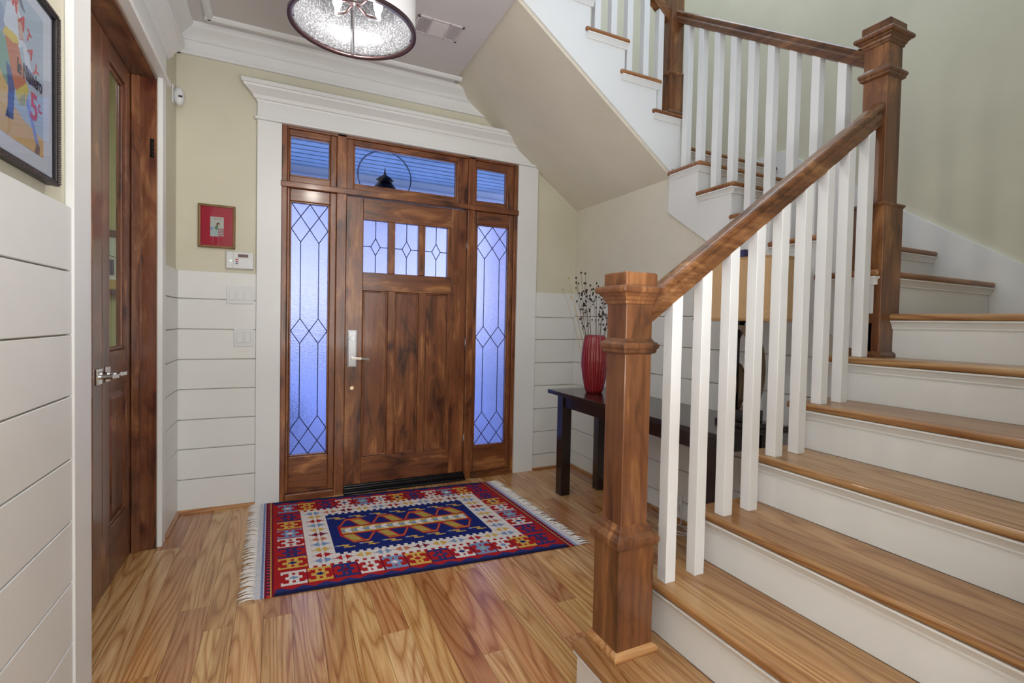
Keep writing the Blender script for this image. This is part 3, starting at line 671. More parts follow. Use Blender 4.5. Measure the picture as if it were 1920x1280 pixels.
M_twig = mat('dry_twig', (104, 90, 76), .8); M_seed = mat('seed_head', (36, 24, 26), .6); M_straw = mat('pale_straw', (190, 168, 120), .8)
rs = random.Random(11)
ends = [(-.20, .50), (-.235, .40), (-.155, .50), (-.15, .46), (-.12, .545), (-.09, .54), (-.085, .46), (-.06, .40), (-.045, .44), (-.02, .41), (.0, .46), (.03, .37), (.05, .33), (.07, .49), (.075, .40), (.10, .28), (.115, .26), (-.11, .37), (-.17, .34), (-.13, .30), (.13, .32)]
for i, (dx, h) in enumerate(ends):
    # spread across the direction seen from the room
    ux, uy = .89, -.45; dep = rs.uniform(-.06, .09)
    tipv = Vector((vx + ux * dx + uy * -dep * .4, vy + uy * dx + dep * .6, vz + .41 + h * .82)); tipv.x = min(tipv.x, XR - .03); tipv.y = min(tipv.y, YD - .06)
    b0 = Vector((vx + ux * dx * .12 + rs.uniform(-.02, .02), vy + rs.uniform(-.02, .02), vz + .06)); mid = b0.lerp(tipv, .55) + Vector((rs.uniform(-.012, .012), rs.uniform(-.012, .012), .03))
    P = [b0, b0.lerp(mid, .6), mid, mid.lerp(tipv, .5) + Vector((0, 0, .006)), tipv]
    pale = i in (0, 1, 18)
    br = MB().tube(P, [.0022, .002, .0017, .0014, .001], 5)
    seeds = MB().ball(tipv, .0068, 6, 1.25); n = 0 if pale else rs.randint(3, 6)
    for j in range(n):
        t = rs.uniform(.45, .95); c = mid.lerp(tipv, (t - .4) / .6) if t > .4 else mid
        off = Vector((rs.uniform(-.022, .022), rs.uniform(-.015, .015), rs.uniform(.0, .03))); br.tube([c, c + off], .0009, 4); seeds.ball(c + off, rs.uniform(.005, .0075), 6, 1.2)
    o = br.build('dried_branch', M_straw if pale else M_twig)
    rk = sorted(e[0] for j, e in enumerate(ends) if (j in (0, 1, 18)) == pale).index(dx); ORD = ['leftmost', 'second', 'third', 'fourth', 'fifth', 'sixth', 'seventh', 'eighth', 'ninth', 'tenth', 'eleventh', 'twelfth', 'thirteenth', 'fourteenth', 'fifteenth', 'sixteenth', 'seventeenth', 'rightmost']
    tag(o, ('pale straw-coloured dry stem in the red vase, %s of three' % ('leftmost', 'middle one', 'rightmost')[rk]) if pale else 'thin dark-headed dried stem in the red vase, tip %s%s' % (ORD[rk], '' if rk in (0, 17) else ' from the left'), 'dried flower', 'pale dry stems in the red vase' if pale else 'dark-headed dried stems in the red vase')
    seeds.build('seed_head', M_straw if pale else M_seed, o, kind='stuff')

lx, ly = 2.085, 1.835
lamp = thing('table_lamp', 'table lamp with tan fabric drum shade and openwork dark wood oval base, behind the balusters', 'lamp', (lx, ly, .775))
M_linen = mat('tan_linen', (196, 152, 98), .85); v_, oi_ = coords(M_linen, (260, 260, 260), False); nn = noise(M_linen, v_, 1, 2); setbase(M_linen, ramp(M_linen, nn, [(.3, (184, 150, 110)), (.7, (214, 182, 140))])); bump(M_linen, nn, .3, .001)
def oval(a, b, n=40, p=3.2): return [(a * math.copysign(abs(math.cos(t)) ** (2 / p), math.cos(t)), b * math.copysign(abs(math.sin(t)) ** (2 / p), math.sin(t))) for t in [2 * PI * i / n for i in range(n)]]
def shell(pts, z0, z1, th):
    n = len(pts); vs = []; fs = []
    for s, z in ((1, z0), (1, z1), (1 - th, z1), (1 - th, z0)): vs += [(lx + px * s, ly + py * s, z) for px, py in pts]
    for k in range(4):
        for i in range(n): j = (i + 1) % n; fs.append((k * n + i, k * n + j, ((k + 1) % 4) * n + j, ((k + 1) % 4) * n + i))
    return MB().add(vs, fs)
ov = oval(.15, .265)
shell(ov, 1.30, 1.60, .02).build('lamp_shade', M_linen, lamp)
M_strim = mat('shade_trim', (176, 140, 98), .85)
for za in (1.30, 1.588): shell([(a * 1.008, b * 1.008) for a, b in ov], za, za + .012, .01).build('shade_trim', M_strim, lamp)
M_weath = alder('weathered_lamp_wood', 2, (84, 62, 44), (128, 102, 76), (160, 136, 108), .6, (90, 66, 48), False)
def ring(cy, cz, a, b, wd, x0, x1, n=36):
    mb = MB(); vs = []; fs = []
    for x in (x0, x1):
        for s in (0, 1):
            vs += [(x, cy + (a - wd * s) * math.cos(2 * PI * i / n), cz + (b - wd * s) * math.sin(2 * PI * i / n)) for i in range(n)]
    for i in range(n):
        j = (i + 1) % n; fs += [(i, j, 2 * n + j, 2 * n + i), (n + i, 3 * n + i, 3 * n + j, n + j), (i, n + i, n + j, j), (2 * n + i, 2 * n + j, 3 * n + j, 3 * n + i)]
    return mb.add(vs, fs)
ring(ly - .01, 1.055, .105, .225, .02, lx - .045, lx + .045).build('outer_ring', M_weath, lamp, .002)
ring(ly + .045, .97, .05, .115, .014, lx - .04, lx + .04).build('inner_ring', M_weath, lamp, .002)
MB().tube([(lx - .02, ly, .84), (lx - .02, ly, 1.34)], .007, 8).build('centre_rod', M_dark, lamp)
MB().box(lx - .075, lx + .075, ly - .13, ly + .09, .775, .80).box(lx - .055, lx + .055, ly - .1, ly + .06, .80, .86).build('base', M_esp, lamp, .004)
MB().lathe(lx, ly, [(.012, 1.28), (.02, 1.30), (.02, 1.36), (.01, 1.37)], 16).tube([(lx, ly, 1.36), (lx, ly, 1.62)], .003, 6).tube([(lx, ly - .25, 1.595), (lx, ly + .25, 1.595)], .002, 6).build('socket', M_dark, lamp)
MB().stack(lx, ly, [(.008, 1.60), (.013, 1.61), (.017, 1.655), (.015, 1.66)]).build('finial', mat('slate_blue_finial', (58, 60, 104), .4), lamp)
M_cord = mat('clear_plastic_cord', (196, 194, 200), .3)
rs = random.Random(4); cp = []
for i in range(60):
    a = i / 59 * 4.6 * PI; rad = .055 + .012 * math.sin(a * .37) ; cp.append((2.15 + rad * 1.0 * math.cos(a) + i * .0006, 2.40 + rad * 1.5 * math.sin(a) - i * .002, .006 + .010 * abs(math.sin(a * .5)) + .0006 * i))
cp += [(2.27, 2.42, .02), (2.30, 2.47, .06), (2.318, 2.50, .11)]
tag(MB().tube(cp, .0035, 6).build('lamp_cord', M_cord), 'pale clear cord coiled on the floor below the wall outlet behind the balusters', 'cord')
oy = 2.505
out = thing('wall_outlet', 'white double wall outlet low on the boarded wall behind the balusters', 'outlet', (XR - .014, oy, .12))
box('cover_plate', XR - .02, XR - .014, oy - .036, oy + .036, .055, .175, M_plastic, out, .002)
for zc in (.09, .14):
    cyl_x(MB(), oy, zc, .017, XR - .0225, XR - .02).build('socket', M_plastic, out)
    MB().box(XR - .023, XR - .0224, oy - .008, oy - .005, zc - .004, zc + .006).box(XR - .023, XR - .0224, oy + .005, oy + .008, zc - .004, zc + .006).box(XR - .023, XR - .0224, oy - .002, oy + .002, zc - .011, zc - .008).build('slot', M_slot, out)

# ------------------------------------------------------------------ rug
NL, NR, FR, FL = (-.10, 2.562, .006), (1.545, 2.452, .006), (1.487, 3.725, .006), (-.118, 3.868, .006)
nx, ny = 330, 240
RED, BLUE, WHITE, GOLD, LBLUE, DBL, DRED = (172, 34, 38), (28, 40, 108), (226, 218, 216), (212, 172, 84), (124, 150, 190), (44, 52, 112), (118, 24, 48)
cols = np.zeros((ny, nx, 3)); cols[:] = RED
U, V = np.meshgrid(np.arange(nx), np.arange(ny))
def put(mask, c): cols[mask] = c
eu = 16           # striped end bands
edge = np.minimum(V, ny - 1 - V)
zz = (np.abs((U // 2) % 10 - 5)) // 1
# outer blue saw edge along the long sides
put((edge < 6 + zz) & (U > eu) & (U < nx - eu), DBL); put(edge < 4, (30, 32, 72))
ue = np.minimum(U, nx - 1 - U)
put(ue < eu, (200, 196, 212)); put(ue < 5, (214, 214, 222)); put((ue >= 5) & (ue < 7), (120, 140, 190)); put((ue >= 8) & (ue < 10), DRED); put((ue >= 10) & (ue < 13), (38, 38, 78)); put((ue >= 10) & (ue < 13) & (V % 6 < 3), (186, 60, 60)); put((ue >= 13) & (ue < 14), GOLD); put((ue >= 14) & (ue < 16), DRED)
# rectangles: main border, white border, field
def rect(i0, j0): return (U >= i0) & (U < nx - i0) & (V >= j0) & (V < ny - j0)
mb_i, mb_j = eu + 32, 42       # inner edge of the red border
wf_i, wf_j = mb_i + 28, mb_j + 24
cren = lambda t: (t // 4) % 2 == 0
w_in = rect(mb_i, mb_j)
put(w_in, WHITE)
for s in (0, 1):
    jj = V if s == 0 else ny - 1 - V; ii = U if s == 0 else nx - 1 - U
    put((jj >= mb_j - 4) & (jj < mb_j) & cren(U) & (U >= mb_i) & (U < nx - mb_i), WHITE)
put(rect(wf_i, wf_j), BLUE)
for s in (0, 1):
    jj = V if s == 0 else ny - 1 - V
    put((jj >= wf_j - 4) & (jj < wf_j) & cren(U) & (U >= wf_i) & (U < nx - wf_i), BLUE)
    put((jj >= mb_j) & (jj < mb_j + 3) & ~cren(U) & (U >= mb_i) & (U < nx - mb_i), RED)
# H motifs in the red border
def motif(ci, cj, hw, hh, c, c2, vert=False):
    a, b = (U - ci) / hw, (V - cj) / hh
    if vert: a, b = b, a
    A, B = np.abs(a), np.abs(b)
    m = ((B > .76) & (B <= 1) & (A <= 1)) | ((A <= .40) & (B <= .8) & ~((A < .1) & (B > .42))) | ((B < .2) & (A < .72)) | ((A > .86) & (A <= 1) & (B > .6) & (B <= 1))
    put(m, c); put((A + B * 1.3 < .38), c2)
pal = [(WHITE, LBLUE), (GOLD, BLUE), (DBL, DRED), (WHITE, RED), (LBLUE, WHITE), (GOLD, RED), (DBL, RED), (WHITE, DBL), (LBLUE, (150, 180, 170))]
for n, c in enumerate(np.linspace(eu + 17, nx - eu - 18, 12)):
    motif(c, 27, 11, 13, *pal[(n * 1 + 0) % 9]); motif(c, ny - 28, 11, 13, *pal[(n + 4) % 9])
for n, c in enumerate(np.linspace(58, ny - 59, 6)):
    motif(eu + 17, c, 13, 11, *pal[(n + 1) % 9]); motif(nx - eu - 18, c, 13, 11, *pal[(n + 6) % 9])
for n in range(1, 12):
    x_ = eu + 17 + (n - .5) * (nx - 2 * eu - 35) / 11; put((np.abs(U - x_) < .8) & (edge < mb_j - 4) & (edge > 11), DRED)
# arrow pairs in the white border
def arrows(ci, cj, c, vert=False, s=8):
    a, b = (U - ci), (V - cj)
    if vert: a, b = b, a
    A, B = np.abs(a), np.abs(b)
    put((B <= 5.5 - (A - 2) * .8) & (A >= 2) & (A <= s) , c); put((B < .8) & (A < s + 3), c)
ap = [LBLUE, RED, GOLD, LBLUE, (196, 120, 90), DRED, GOLD]
for n, c in enumerate(np.linspace(mb_i + 14, nx - mb_i - 15, 11)):
    arrows(c, mb_j + 12, ap[n % 7]); arrows(c, ny - 1 - mb_j - 12, ap[(n + 3) % 7])
for n, c in enumerate(np.linspace(mb_j + 24, ny - mb_j - 25, 9)):
    arrows(mb_i + 15, c, ap[(n + 1) % 7]); arrows(nx - 1 - mb_i - 15, c, ap[(n + 2) % 7])
# field: S motifs in rows above and below a chain of medallions
FW = nx - 2 * wf_i; FH = ny - 2 * wf_j; cy_ = ny / 2
for n in range(7):
    ci = wf_i + FW * (n + .5) / 7
    for cj in (wf_j + 13, ny - wf_j - 14):
        a, b = U - ci, V - cj
        put((np.abs(b - 2.5) < 1.5) & (a > -9) & (a < 3) | (np.abs(b + 2.5) < 1.5) & (a > -3) & (a < 9) | (np.abs(b + a * .9) < 1.6) & (np.abs(a) < 4), GOLD)
        put((np.abs(b - 2.5) < 1 - (a + 12) * -.3) & (a > -12) & (a <= -8), LBLUE)
nm = 4; px0 = wf_i + 10; pw = (FW - 20) / nm
ph = ((U - px0) / pw) % 1.0; infield = (U >= px0) & (U < nx - px0)
tri = 1 - np.abs(ph - .5) * 2               # 0 at joints, 1 in the middle of each medallion
half = 13 + 23 * np.clip(tri * 1.7, 0, 1)
dv = np.abs(V - cy_)
ins = infield & (dv < half)
put(ins, RED); put(infield & (dv < half - 3), GOLD); put(infield & (dv < half - 4.5), RED)
body = infield & (dv < half - 6); upper = V > cy_
put(body, BLUE)
sl_ = ph + (dv - 22) / 90 * np.where(upper, 1, -1) - .5; put(body & ((sl_ > 0) == upper) & (dv > 9), (188, 164, 84)); put(body & (np.abs(sl_) < .03) & (dv > 9), RED); put(body & (sl_ > .03) & upper & (dv > 9) & (dv.astype(int) % 4 == 0), (150, 130, 66)); put(body & (sl_ < -.03) & ~upper & (dv > 9) & (dv.astype(int) % 4 == 0), (150, 130, 66))
core = infield & (dv < 11 + 3 * np.abs(ph - .5))
put(core, RED); core2 = infield & (dv < 9)
put(core2, (196, 170, 90)); tr = ((U // 2 + V // 2) % 5); put(core2 & (dv < 8) & (((U - px0) % 14) / 14 * 8 > dv), WHITE); put(core2 & (((U - px0 + 7) % 14) / 14 * 6 > dv + 1.5), LBLUE)
put(infield & (np.minimum(U - px0, nx - px0 - U) < 3) & (dv < 15), RED)
rr_ = np.random.default_rng(3); cols = cols * (1 + rr_.normal(0, .035, cols.shape[:2])[..., None]); cols = cols * (1 - .05 * (V % 2))[..., None]; cols = np.clip(cols, 0, 255)
M_rug = attr_mat('woven_wool', .9, .1, 420)
rug = thing('kilim_rug', 'red, blue and white geometric flat-woven rug in front of the front door', 'rug', (.7, 3.1, 0))
grid_paint('woven_field', M_rug, rug, [np.array(p) for p in (NL, NR, FR, FL)], np.zeros((2, 2)), None, cols, .005)
M_fringe = mat('cotton_fringe', (232, 228, 226), .9)
def fringe(p, q, out, name):
    rs = random.Random(9); mb = MB(); p, q, out = Vector(p), Vector(q), Vector(out); n = 92
    for i in range(n):
        a = p.lerp(q, (i + .5) / n) + Vector((0, 0, -.001)); d = out * rs.uniform(.8, 1.12) + (q - p).normalized() * rs.uniform(-.022, .016)
        mb.tube([a, a + d * .5 + Vector((0, 0, .004)), a + d + Vector((0, 0, -.003))], [.0034, .0036, .0022], 5)
    o = mb.build(name, M_fringe, rug); o['kind'] = 'stuff'; return o
fringe(NL, FL, (-.064, .0, 0), 'fringe'); fringe(NR, FR, (.064, -.004, 0), 'fringe')

# ------------------------------------------------------------------ pictures
def poly_mask(S, T, pts):
    m = np.zeros(S.shape, bool); n = len(pts)
    for i in range(n):
        (x0, y0), (x1, y1) = pts[i], pts[(i + 1) % n]
        c = ((y0 > T) != (y1 > T)) & (S < (x1 - x0) * (T - y0) / ((y1 - y0) or 1e-9) + x0); m ^= c
    return m
M_print = attr_mat('printed_paper', .5, .3)
# poster on the near left wall; s runs away from the camera, t upwards
pn, pm = 100, 160
S, Tt = np.meshgrid((np.arange(pn) + .5) / pn, (np.arange(pm) + .5) / pm)
P = np.zeros((pm, pn, 3)); P[:] = (176, 184, 186)
def pp(pts, c): P[poly_mask(S, Tt, pts)] = c
pp([(0, 0), (1, 0), (1, .13), (.55, .17), (0, .3)], (226, 168, 88)); pp([(0, .28), (.12, .2), (.3, .4), (.3, .6), (0, .62)], (120, 160, 130)); pp([(.0, .16), (.2, .14), (.25, .3), (0, .42)], (232, 180, 96))
pp([(.02, .66), (.16, .6), (.26, .74), (.1, .8)], (150, 156, 176))
# one leg striding forward, one standing
pp([(.30, .42), (.46, .40), (.64, .26), (.82, .06), (.88, .03), (.90, .07), (.74, .24), (.66, .34), (.58, .46)], (128, 134, 190)); pp([(.78, .0), (.9, .0), (.92, .06), (.84, .08)], (110, 80, 60))
pp([(.2, .46), (.38, .44), (.36, .28), (.34, .16), (.22, .15), (.24, .3)], (56, 74, 128)); pp([(.18, .11), (.34, .12), (.34, .16), (.22, .17)], (40, 44, 80))
pp([(.22, .84), (.30, .87), (.48, .86), (.56, .76), (.54, .66), (.40, .60), (.24, .62), (.16, .7)], (228, 226, 220)); pp([(.42, .83), (.54, .8), (.56, .7), (.46, .68)], (214, 160, 130))
pp([(.52, .68), (.6, .7), (.72, .56), (.8, .5), (.74, .47), (.6, .54)], (225, 220, 215)); pp([(.58, .56), (.76, .54), (.86, .48), (.66, .44)], (84, 88, 140))
pp([(.18, .62), (.42, .66), (.62, .42), (.54, .30), (.36, .34)], (206, 104, 58)); pp([(.14, .62), (.2, .68), (.42, .69), (.46, .65), (.34, .62)], (232, 190, 60)); pp([(.38, .32), (.62, .44), (.66, .40), (.58, .27), (.44, .26)], (222, 190, 60)); pp([(.44, .28), (.58, .36), (.58, .28), (.48, .25)], (160, 150, 80))
pp([(.30, .87), (.46, .86), (.46, .93), (.40, .95), (.31, .94)], (222, 184, 156)); pp([(.18, .9), (.30, .99), (.46, 1.0), (.6, .9), (.52, .9), (.44, .95), (.32, .95), (.26, .9)], (84, 84, 92))
PX = XL + .022; P = P * .8 + np.array((192, 196, 196)) * .2; py0, py1, pz0, pz1 = 1.50, 1.921, 1.628, 2.10  # print colours paled, painting in the reflection on the glass
pf = thing('framed_poster', 'vintage poster of a striding figure with a red 5, in a ribbed black frame', 'picture', (PX, 1.7, 1.63))
fb = MB()
for a, b, c_, d in ((py0, py0 + .013, pz0, pz1), (py1 - .013, py1, pz0, pz1), (py0, py1, pz0, pz0 + .013), (py0, py1, pz1 - .013, pz1)): fb.box(XL, PX + .006, a, b, c_, d)
M_ebony = mat('black_frame', (18, 11, 12), .45)
fo = fb.build('frame', M_ebony, pf, .003)
rb = MB()
for i in range(70):
    z = pz0 + .006 + i * (pz1 - pz0 - .012) / 69; rb.box(PX - .004, PX + .011, py1 - .009, py1 + .002, z - .002, z + .002)
for i in range(62):
    y = py0 + .006 + i * (py1 - py0 - .012) / 61; rb.box(PX - .004, PX + .009, y - .0018, y + .0018, pz0 - .002, pz0 + .006); rb.box(PX - .004, PX + .009, y - .0018, y + .0018, pz1 - .006, pz1 + .002)
o = rb.build('frame_beading', mat('dark_ribbed_edge', (54, 44, 42), .35), fo); o['kind'] = 'stuff'
box('mat_board', XL + .002, PX - .004, py0 + .016, py1 - .016, pz0 + .016, pz1 - .016, mat('mat_board', (214, 208, 204), .8), pf)
a0, a1, b0, b1 = 1.585, 1.845, 1.685, 2.052
pr_ = grid_paint('print', M_print, pf, (PX - .0035, a0, b0), (0, a1 - a0, 0), (0, 0, b1 - b0), P, 0)
box('pane', PX - .0005, PX + .0008, py0 + .016, py1 - .016, pz0 + .016, pz1 - .016, M_clear, pf)
def text(s, size, m, parent, origin, right, up, name='lettering', ext=.0004, sx=1.0):
    c = bpy.data.curves.new(name, 'FONT'); c.body = s; c.size = size; c.extrude = ext; c.align_x = 'CENTER'; c.align_y = 'CENTER'; c.offset = size * .018
    o = bpy.data.objects.new(name, c); C.objects.link(o); bpy.context.view_layer.update()
    me = bpy.data.meshes.new_from_object(o.evaluated_get(bpy.context.evaluated_depsgraph_get())); bpy.data.objects.remove(o)
    rv, uv = Vector(right), Vector(up); nv = rv.cross(uv); Mx = Matrix(((rv.x * sx, uv.x, nv.x, origin[0]), (rv.y * sx, uv.y, nv.y, origin[1]), (rv.z * sx, uv.z, nv.z, origin[2]), (0, 0, 0, 1)))
    me.transform(Mx); me.materials.clear(); me.materials.append(m); return link(name, me, parent)
M_ink = mat('red_ink', (206, 62, 58), .6); M_inkp = mat('faded_red_ink', (196, 96, 92), .6); M_inkb = mat('black_ink', (52, 46, 54), .6)
xi = PX - .003
arc = [('R', 1.605, 2.045, .045, -.25), ('A', 1.645, 2.028, .045, -.3), ('R', 1.685, 2.012, .045, -.4), ('A', 1.722, 1.985, .042, -.5), ('T', 1.755, 1.965, .036, -.5), ('A', 1.768, 1.93, .036, -.7), ('Y', 1.795, 1.895, .04, -.9)]
for ch, y, z, sz, rot in arc:
    text(ch, sz * 1.15, M_ink, pf, (xi, y, z), (0, math.cos(rot), math.sin(rot)), (0, -math.sin(rot), math.cos(rot)))
text('le Numéro', .052, M_inkb, pf, (xi, 1.765, 1.868), (0, 1, 0), (0, 0, 1), sx=.62)
text('5', .095, M_ink, pf, (xi, 1.787, 1.797), (0, 1, 0), (0, 0, 1)); text('c.', .045, M_ink, pf, (xi, 1.823, 1.812), (0, 1, 0), (0, 0, 1), sx=.8)

# small picture in a gilt frame on the door wall
pc_ = thing('framed_picture', 'small gilt-framed picture on a red mat above the alarm keypad', 'picture', (-.375, YD, 1.71))
x0, x1, z0, z1 = -.478, -.272, 1.708, 1.985; fb = MB()
for a, b, c_, d in ((x0, x0 + .014, z0, z1), (x1 - .014, x1, z0, z1), (x0, x1, z0, z0 + .014), (x0, x1, z1 - .014, z1)): fb.box(a, b, YD - .022, YD, c_, d)
M_gilt = mat('dull_gilt', (142, 116, 80), .4, .5)
fo = fb.build('frame', M_gilt, pc_, .004); rb = MB()
for i in range(24):
    t = (i + .5) / 24; z = z0 + t * (z1 - z0); x = x0 + t * (x1 - x0)
    for xx in (x0 + .005, x1 - .005): rb.ball((xx, YD - .023, z), .0045, 5)
    for zz_ in (z0 + .005, z1 - .005): rb.ball((x, YD - .023, zz_), .0042, 5)
o = rb.build('frame_beading', M_gilt, fo); o['kind'] = 'stuff'
box('mat_board', x0 + .012, x1 - .012, YD - .012, YD - .006, z0 + .012, z1 - .012, mat('red_mat', (196, 30, 46), .7), pc_)
n_, m_ = 40, 60; S, Tt = np.meshgrid((np.arange(n_) + .5) / n_, (np.arange(m_) + .5) / m_); P = np.zeros((m_, n_, 3)); P[:] = (214, 204, 176)
P[(Tt < .45)] = (206, 198, 180); pp([(0, 0), (.1, .35), (.4, .5), (.55, .4), (.55, 0)], (196, 206, 180)); pp([(0, .4), (.15, .46), (.2, .4), (.1, .32)], (90, 140, 190)); pp([(.3, .45), (.5, .62), (.6, .5), (.5, .3)], (96, 130, 80))
P[(S - .58) ** 2 + ((Tt - .63) * 1.4) ** 2 < .016] = (110, 60, 44); P[(S - .62) ** 2 + ((Tt - .58) * 1.4) ** 2 < .005] = (224, 180, 150)
P[(S > .58) & (Tt < .42) & (((Tt * 22).astype(int)) % 2 == 0)] = (178, 80, 70); P[(Tt > .86) & (Tt < .92) & (S > .25) & (S < .8) & ((S * 30).astype(int) % 2 == 0)] = (180, 90, 80)
grid_paint('print', M_print, pc_, (-.412, YD - .0125, 1.782), (.074, 0, 0), (0, 0, .126), P, 0)
box('pane', x0 + .012, x1 - .012, YD - .0165, YD - .0155, z0 + .012, z1 - .012, M_clear, pc_)

# framed drawing in the study, seen through the door glass
sd = thing('framed_drawing', 'brown-framed drawing of a house in the green study, seen through the double door glass', 'picture', (-1.55, 4.0, 1.4))
YY = 4.0
def studypic(x0, x1, z0, z1):
    fb = MB()
    for a, b, c_, d in ((x0, x0 + .03, z0, z1), (x1 - .03, x1, z0, z1), (x0, x1, z0, z0 + .04), (x0, x1, z1 - .04, z1)): fb.box(a, b, YY - .03, YY, c_, d)
    fb.build('frame', mat('brown_frame', (72, 44, 32), .4), sd, .003)
    n_, m_ = 90, 60; S, Tt = np.meshgrid((np.arange(n_) + .5) / n_, (np.arange(m_) + .5) / m_); P_ = np.zeros((m_, n_, 3)); P_[:] = (178, 196, 176)
    P_[Tt < .18] = (176, 156, 86); P_[(Tt > .18) & (Tt < .24)] = (206, 210, 200)
    for c in np.arange(.1, 1, .2):
        P_[poly_mask(S, Tt, [(c - .09, .6), (c, .74), (c + .09, .6), (c + .08, .6), (c, .71), (c - .08, .6)])] = (96, 84, 76)
        P_[(np.abs(S - c) < .022) & (Tt > .26) & (Tt < .42)] = (120, 96, 60); P_[(np.abs(np.abs(S - c) - .045) < .01) & (Tt > .46) & (Tt < .56)] = (120, 130, 130); P_[(np.abs(S - c - .07) < .012) & (Tt > .26) & (Tt < .56)] = (80, 84, 96)
    grid_paint('print', M_print, sd, (x0 + .03, YY - .02, z0 + .04), (x1 - x0 - .06, 0, 0), (0, 0, z1 - z0 - .08), P_, 0)
studypic(-2.3, -.86, 1.38, 1.78)

# ------------------------------------------------------------------ wall devices
kp = thing('alarm_keypad', 'white alarm keypad with small dark display below the red-matted picture', 'keypad', (-.245, YD, 1.58))
bd = box('body', -.323, -.167, YD - .026, YD, 1.582, 1.69, M_plastic, kp, .004)
box('display', -.256, -.198, YD - .028, YD - .024, 1.657, 1.677, mat('dark_red_display', (84, 38, 34), .2), bd)
for i, c in enumerate(((170, 64, 60), (168, 70, 64), (74, 90, 160))): box('key', -.270, -.254, YD - .0285, YD - .024, 1.638 - i * .0135, 1.646 - i * .0135, mat('key_colour_%d' % i, c, .5), bd)
box('seam', -.284, -.282, YD - .0265, YD - .024, 1.585, 1.688, mat('grey_seam', (170, 168, 168), .6), bd); box('seam', -.282, -.168, YD - .0265, YD - .024, 1.649, 1.6505, mat('grey_seam_b', (186, 184, 184), .6), bd)
mg = mat('green_led', (150, 255, 150), .5); mg.node_tree.nodes['Principled BSDF'].inputs['Emission Color'].default_value = (.25, 1, .3, 1); mg.node_tree.nodes['Principled BSDF'].inputs['Emission Strength'].default_value = 2.5
MB().ball((-.297, YD - .027, 1.632), .0032, 6).build('indicator_light', mg, bd)
def switch(x0, x1, z0, z1, n, label):
    t = thing('light_switch', label, 'switch', ((x0 + x1) / 2, YD, z0)); pl = box('cover_plate', x0, x1, YD - .021, YD - .014, z0, z1, M_plastic, t, .002); wd = (x1 - x0) / (n + .35)
    for i in range(n):
        cx = (x0 + x1) / 2 + (i - (n - 1) / 2) * .046; box('switch_bezel', cx - .0175, cx + .0175, YD - .0225, YD - .02, z0 + .026, z1 - .026, mat('bezel_grey', (196, 194, 192), .4), pl)
        zc = (z0 + z1) / 2
        MB().prism([(YD - .022, zc - .031), (YD - .0275, zc - .031), (YD - .024, zc), (YD - .023, zc + .031), (YD - .021, zc + .031)], 'x', cx - .015, cx + .015).build('rocker', M_plastic, pl)
switch(-.32, -.163, 1.352, 1.466, 3, 'three-gang white light switch plate, upper of the two left of the front door')
switch(-.279, -.163, 1.072, 1.188, 2, 'two-gang white light switch plate, lower of the two left of the front door')
ms = thing('motion_sensor', 'small white oval motion sensor high on the wall left of the front door', 'sensor', (XL, 3.80, 2.5))
box('mounting_plate', XL, XL + .006, 3.765, 3.80, 2.55, 2.66, M_plastic, ms, .002)
MB().lathe(XL + .03, 3.80, [(.002, 2.545), (.014, 2.552), (.024, 2.57), (.028, 2.60), (.024, 2.632), (.013, 2.652), (.002, 2.66)], 20).build('body', M_plastic, ms)
MB().box(XL + .03, XL + .05, 3.771, 3.777, 2.59, 2.60).build('lens', M_slot, ms)

# ------------------------------------------------------------------ ceiling vent and drum light
vt_ = thing('ceiling_vent', 'white rectangular ceiling air vent right of the drum light', 'vent', (.88, 3.17, ZC))
M_vent = mat('vent_paint', (206, 200, 202), .5)
vx0, vx1, vy0, vy1 = .71, 1.0, 3.06, 3.25; zc = ZC
fm = MB()
for a, b, c_, d in ((vx0, vx1, vy0, vy0 + .018), (vx0, vx1, vy1 - .018, vy1), (vx0, vx0 + .018, vy0, vy1), (vx1 - .018, vx1, vy0, vy1), (vx0 + .085, vx0 + .093, vy0, vy1), (vx1 - .093, vx1 - .085, vy0, vy1)): fm.box(a, b, c_, d, zc - .008, zc)
fm.build('frame', M_vent, vt_, .002)
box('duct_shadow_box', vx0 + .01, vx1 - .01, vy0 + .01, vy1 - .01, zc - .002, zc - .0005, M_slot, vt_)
for i in range(5):
    for q0 in (vx0 + .02, vx1 - .083):
        x = q0 + i * .0135; MB().prism([(x, zc - .002), (x + .003, zc - .002), (x + .009, zc - .009), (x + .006, zc - .009)], 'y', vy0 + .02, vy1 - .02).build('slat', M_vent, vt_)
for i in range(11):
    y = vy0 + .021 + i * .0138; MB().prism([(y, zc - .002), (y + .004, zc - .002), (y + .012, zc - .009), (y + .008, zc - .009)], 'x', vx0 + .094, vx1 - .094).build('slat', M_vent, vt_)

cx, cy, cz, R = .265, 2.30, 2.49, .25
dl = thing('drum_pendant_light', 'drum ceiling light with pale mesh shade and thin bronze rim, above the rug', 'ceiling light', (cx, cy, ZC))
def seeded():
    m = bpy.data.materials.new('seeded_shade'); m.use_nodes = True; t = m.node_tree; b = t.nodes['Principled BSDF']
    v, oi = coords(m, (1, 1, 1), False); n = noise(m, v, 150, 3, .7)
    c = ramp(m, n, [(.4, (84, 86, 90)), (.56, (124, 126, 132)), (.68, (196, 198, 204))]); L(m, c, b.inputs['Base Color']); b.inputs['Roughness'].default_value = .35
    b.inputs['Metallic'].default_value = .35
    tl = t.nodes.new('ShaderNodeBsdfTranslucent'); L(m, c, tl.inputs[0]); mx = t.nodes.new('ShaderNodeMixShader'); mx.inputs[0].default_value = .3
    L(m, b.outputs[0], mx.inputs[1]); L(m, tl.outputs[0], mx.inputs[2]); L(m, mx.outputs[0], t.nodes['Material Output'].inputs[0]); bump(m, n, .4, .002); return m
M_seed2 = seeded()
M_shade = mat('white_organza', (226, 226, 230), .7)
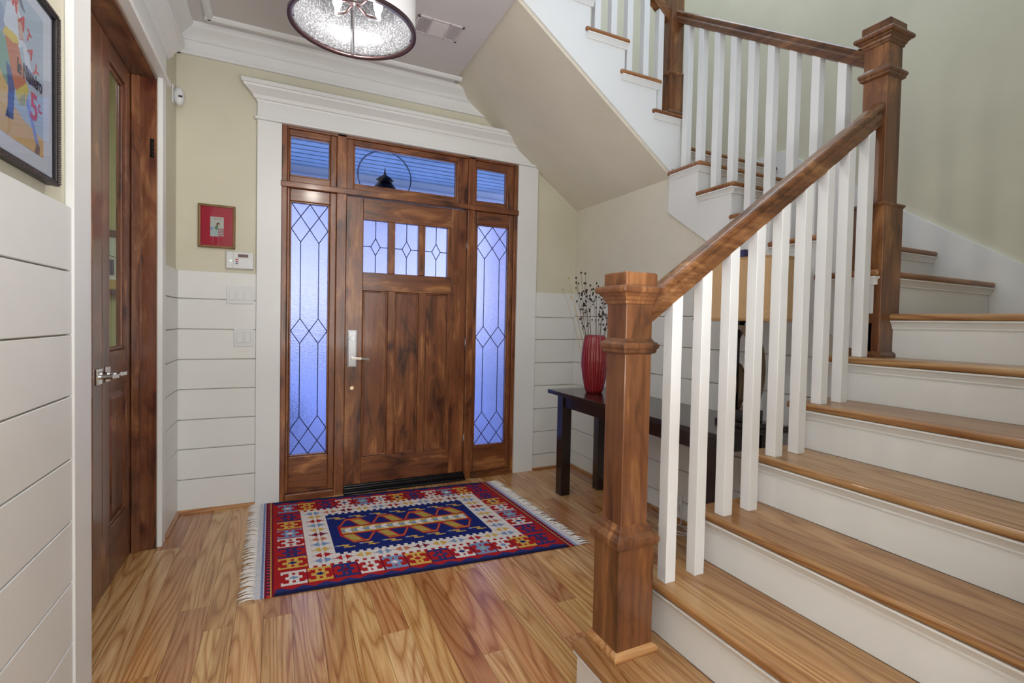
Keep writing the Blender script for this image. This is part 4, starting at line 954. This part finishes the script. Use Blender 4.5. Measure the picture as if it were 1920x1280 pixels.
def tubewall(r0, z0, z1, th, n=72): return MB().lathe(cx, cy, [(r0, z0), (r0, z1), (r0 - th, z1), (r0 - th, z0), (r0, z0)], n, cap=False)
tubewall(R, cz + .006, cz + .33, .002).build('outer_shade', M_shade, dl)
tubewall(R - .012, cz + .006, cz + .33, .002).build('inner_shade', M_seed2, dl)
M_bronze = mat('bronze_rim', (70, 52, 54), .25, .8)
MB().lathe(cx, cy, [(R + .004, cz - .004), (R + .004, cz + .012), (R - .014, cz + .012), (R - .014, cz - .004), (R + .004, cz - .004)], 72, cap=False).build('rim', M_bronze, dl)
MB().lathe(cx, cy, [(R + .004, cz + .322), (R + .004, cz + .336), (R - .014, cz + .336), (R - .014, cz + .322), (R + .004, cz + .322)], 72, cap=False).build('rim', M_bronze, dl)
for i in range(4):
    a = math.atan2(cy, cx) + .03 + i * PI / 2; d = Vector((math.cos(a), math.sin(a), 0)); s_ = Vector((-d.y, d.x, 0)); vs = []
    for z in (cz + .0, cz + .33):
        for u, w_ in ((-.008, 0), (.008, 0), (.008, .006), (-.008, .006)): p = Vector((cx, cy, z)) + d * (R - .016 - w_) + s_ * u; vs.append(p)
    MB().add(vs, [(0, 1, 2, 3), (7, 6, 5, 4), (0, 4, 5, 1), (1, 5, 6, 2), (2, 6, 7, 3), (3, 7, 4, 0)]).build('strap', M_chrome, dl)
MB().lathe(cx, cy, [(.06, ZC - .03), (.065, ZC - .02), (.065, ZC)], 24).tube([(cx, cy, ZC - .03), (cx, cy, cz + .1)], .008, 8).build('stem', M_satin, dl)
for i in range(4):
    a = i * PI / 2 + .5; MB().tube([(cx, cy, cz + .11), (cx + .06 * math.cos(a), cy + .06 * math.sin(a), cz + .085), (cx + .12 * math.cos(a), cy + .12 * math.sin(a), cz + .1)], .006, 6).build('arm', M_bronze, dl)
for i in range(4):
    a = i * PI / 2; MB().tube([(cx, cy, cz + .325), (cx + (R - .01) * math.cos(a), cy + (R - .01) * math.sin(a), cz + .325)], .003, 6).build('shade_spoke', M_satin, dl)
mbu = mat('lit_bulb', (255, 250, 244), .4); b_ = mbu.node_tree.nodes['Principled BSDF']; b_.inputs['Emission Color'].default_value = (1, .95, .9, 1); b_.inputs['Emission Strength'].default_value = 14
for i in range(4):
    a = i * PI / 2 + .5; x, y = cx + .12 * math.cos(a), cy + .12 * math.sin(a)
    MB().lathe(x, y, [(.012, cz + .095), (.012, cz + .125)], 12).build('bulb_sleeve', M_plastic, dl)
    MB().lathe(x, y, [(.010, cz + .125), (.018, cz + .14), (.02, cz + .16), (.013, cz + .187), (.002, cz + .203)], 14).build('bulb', mbu, dl)
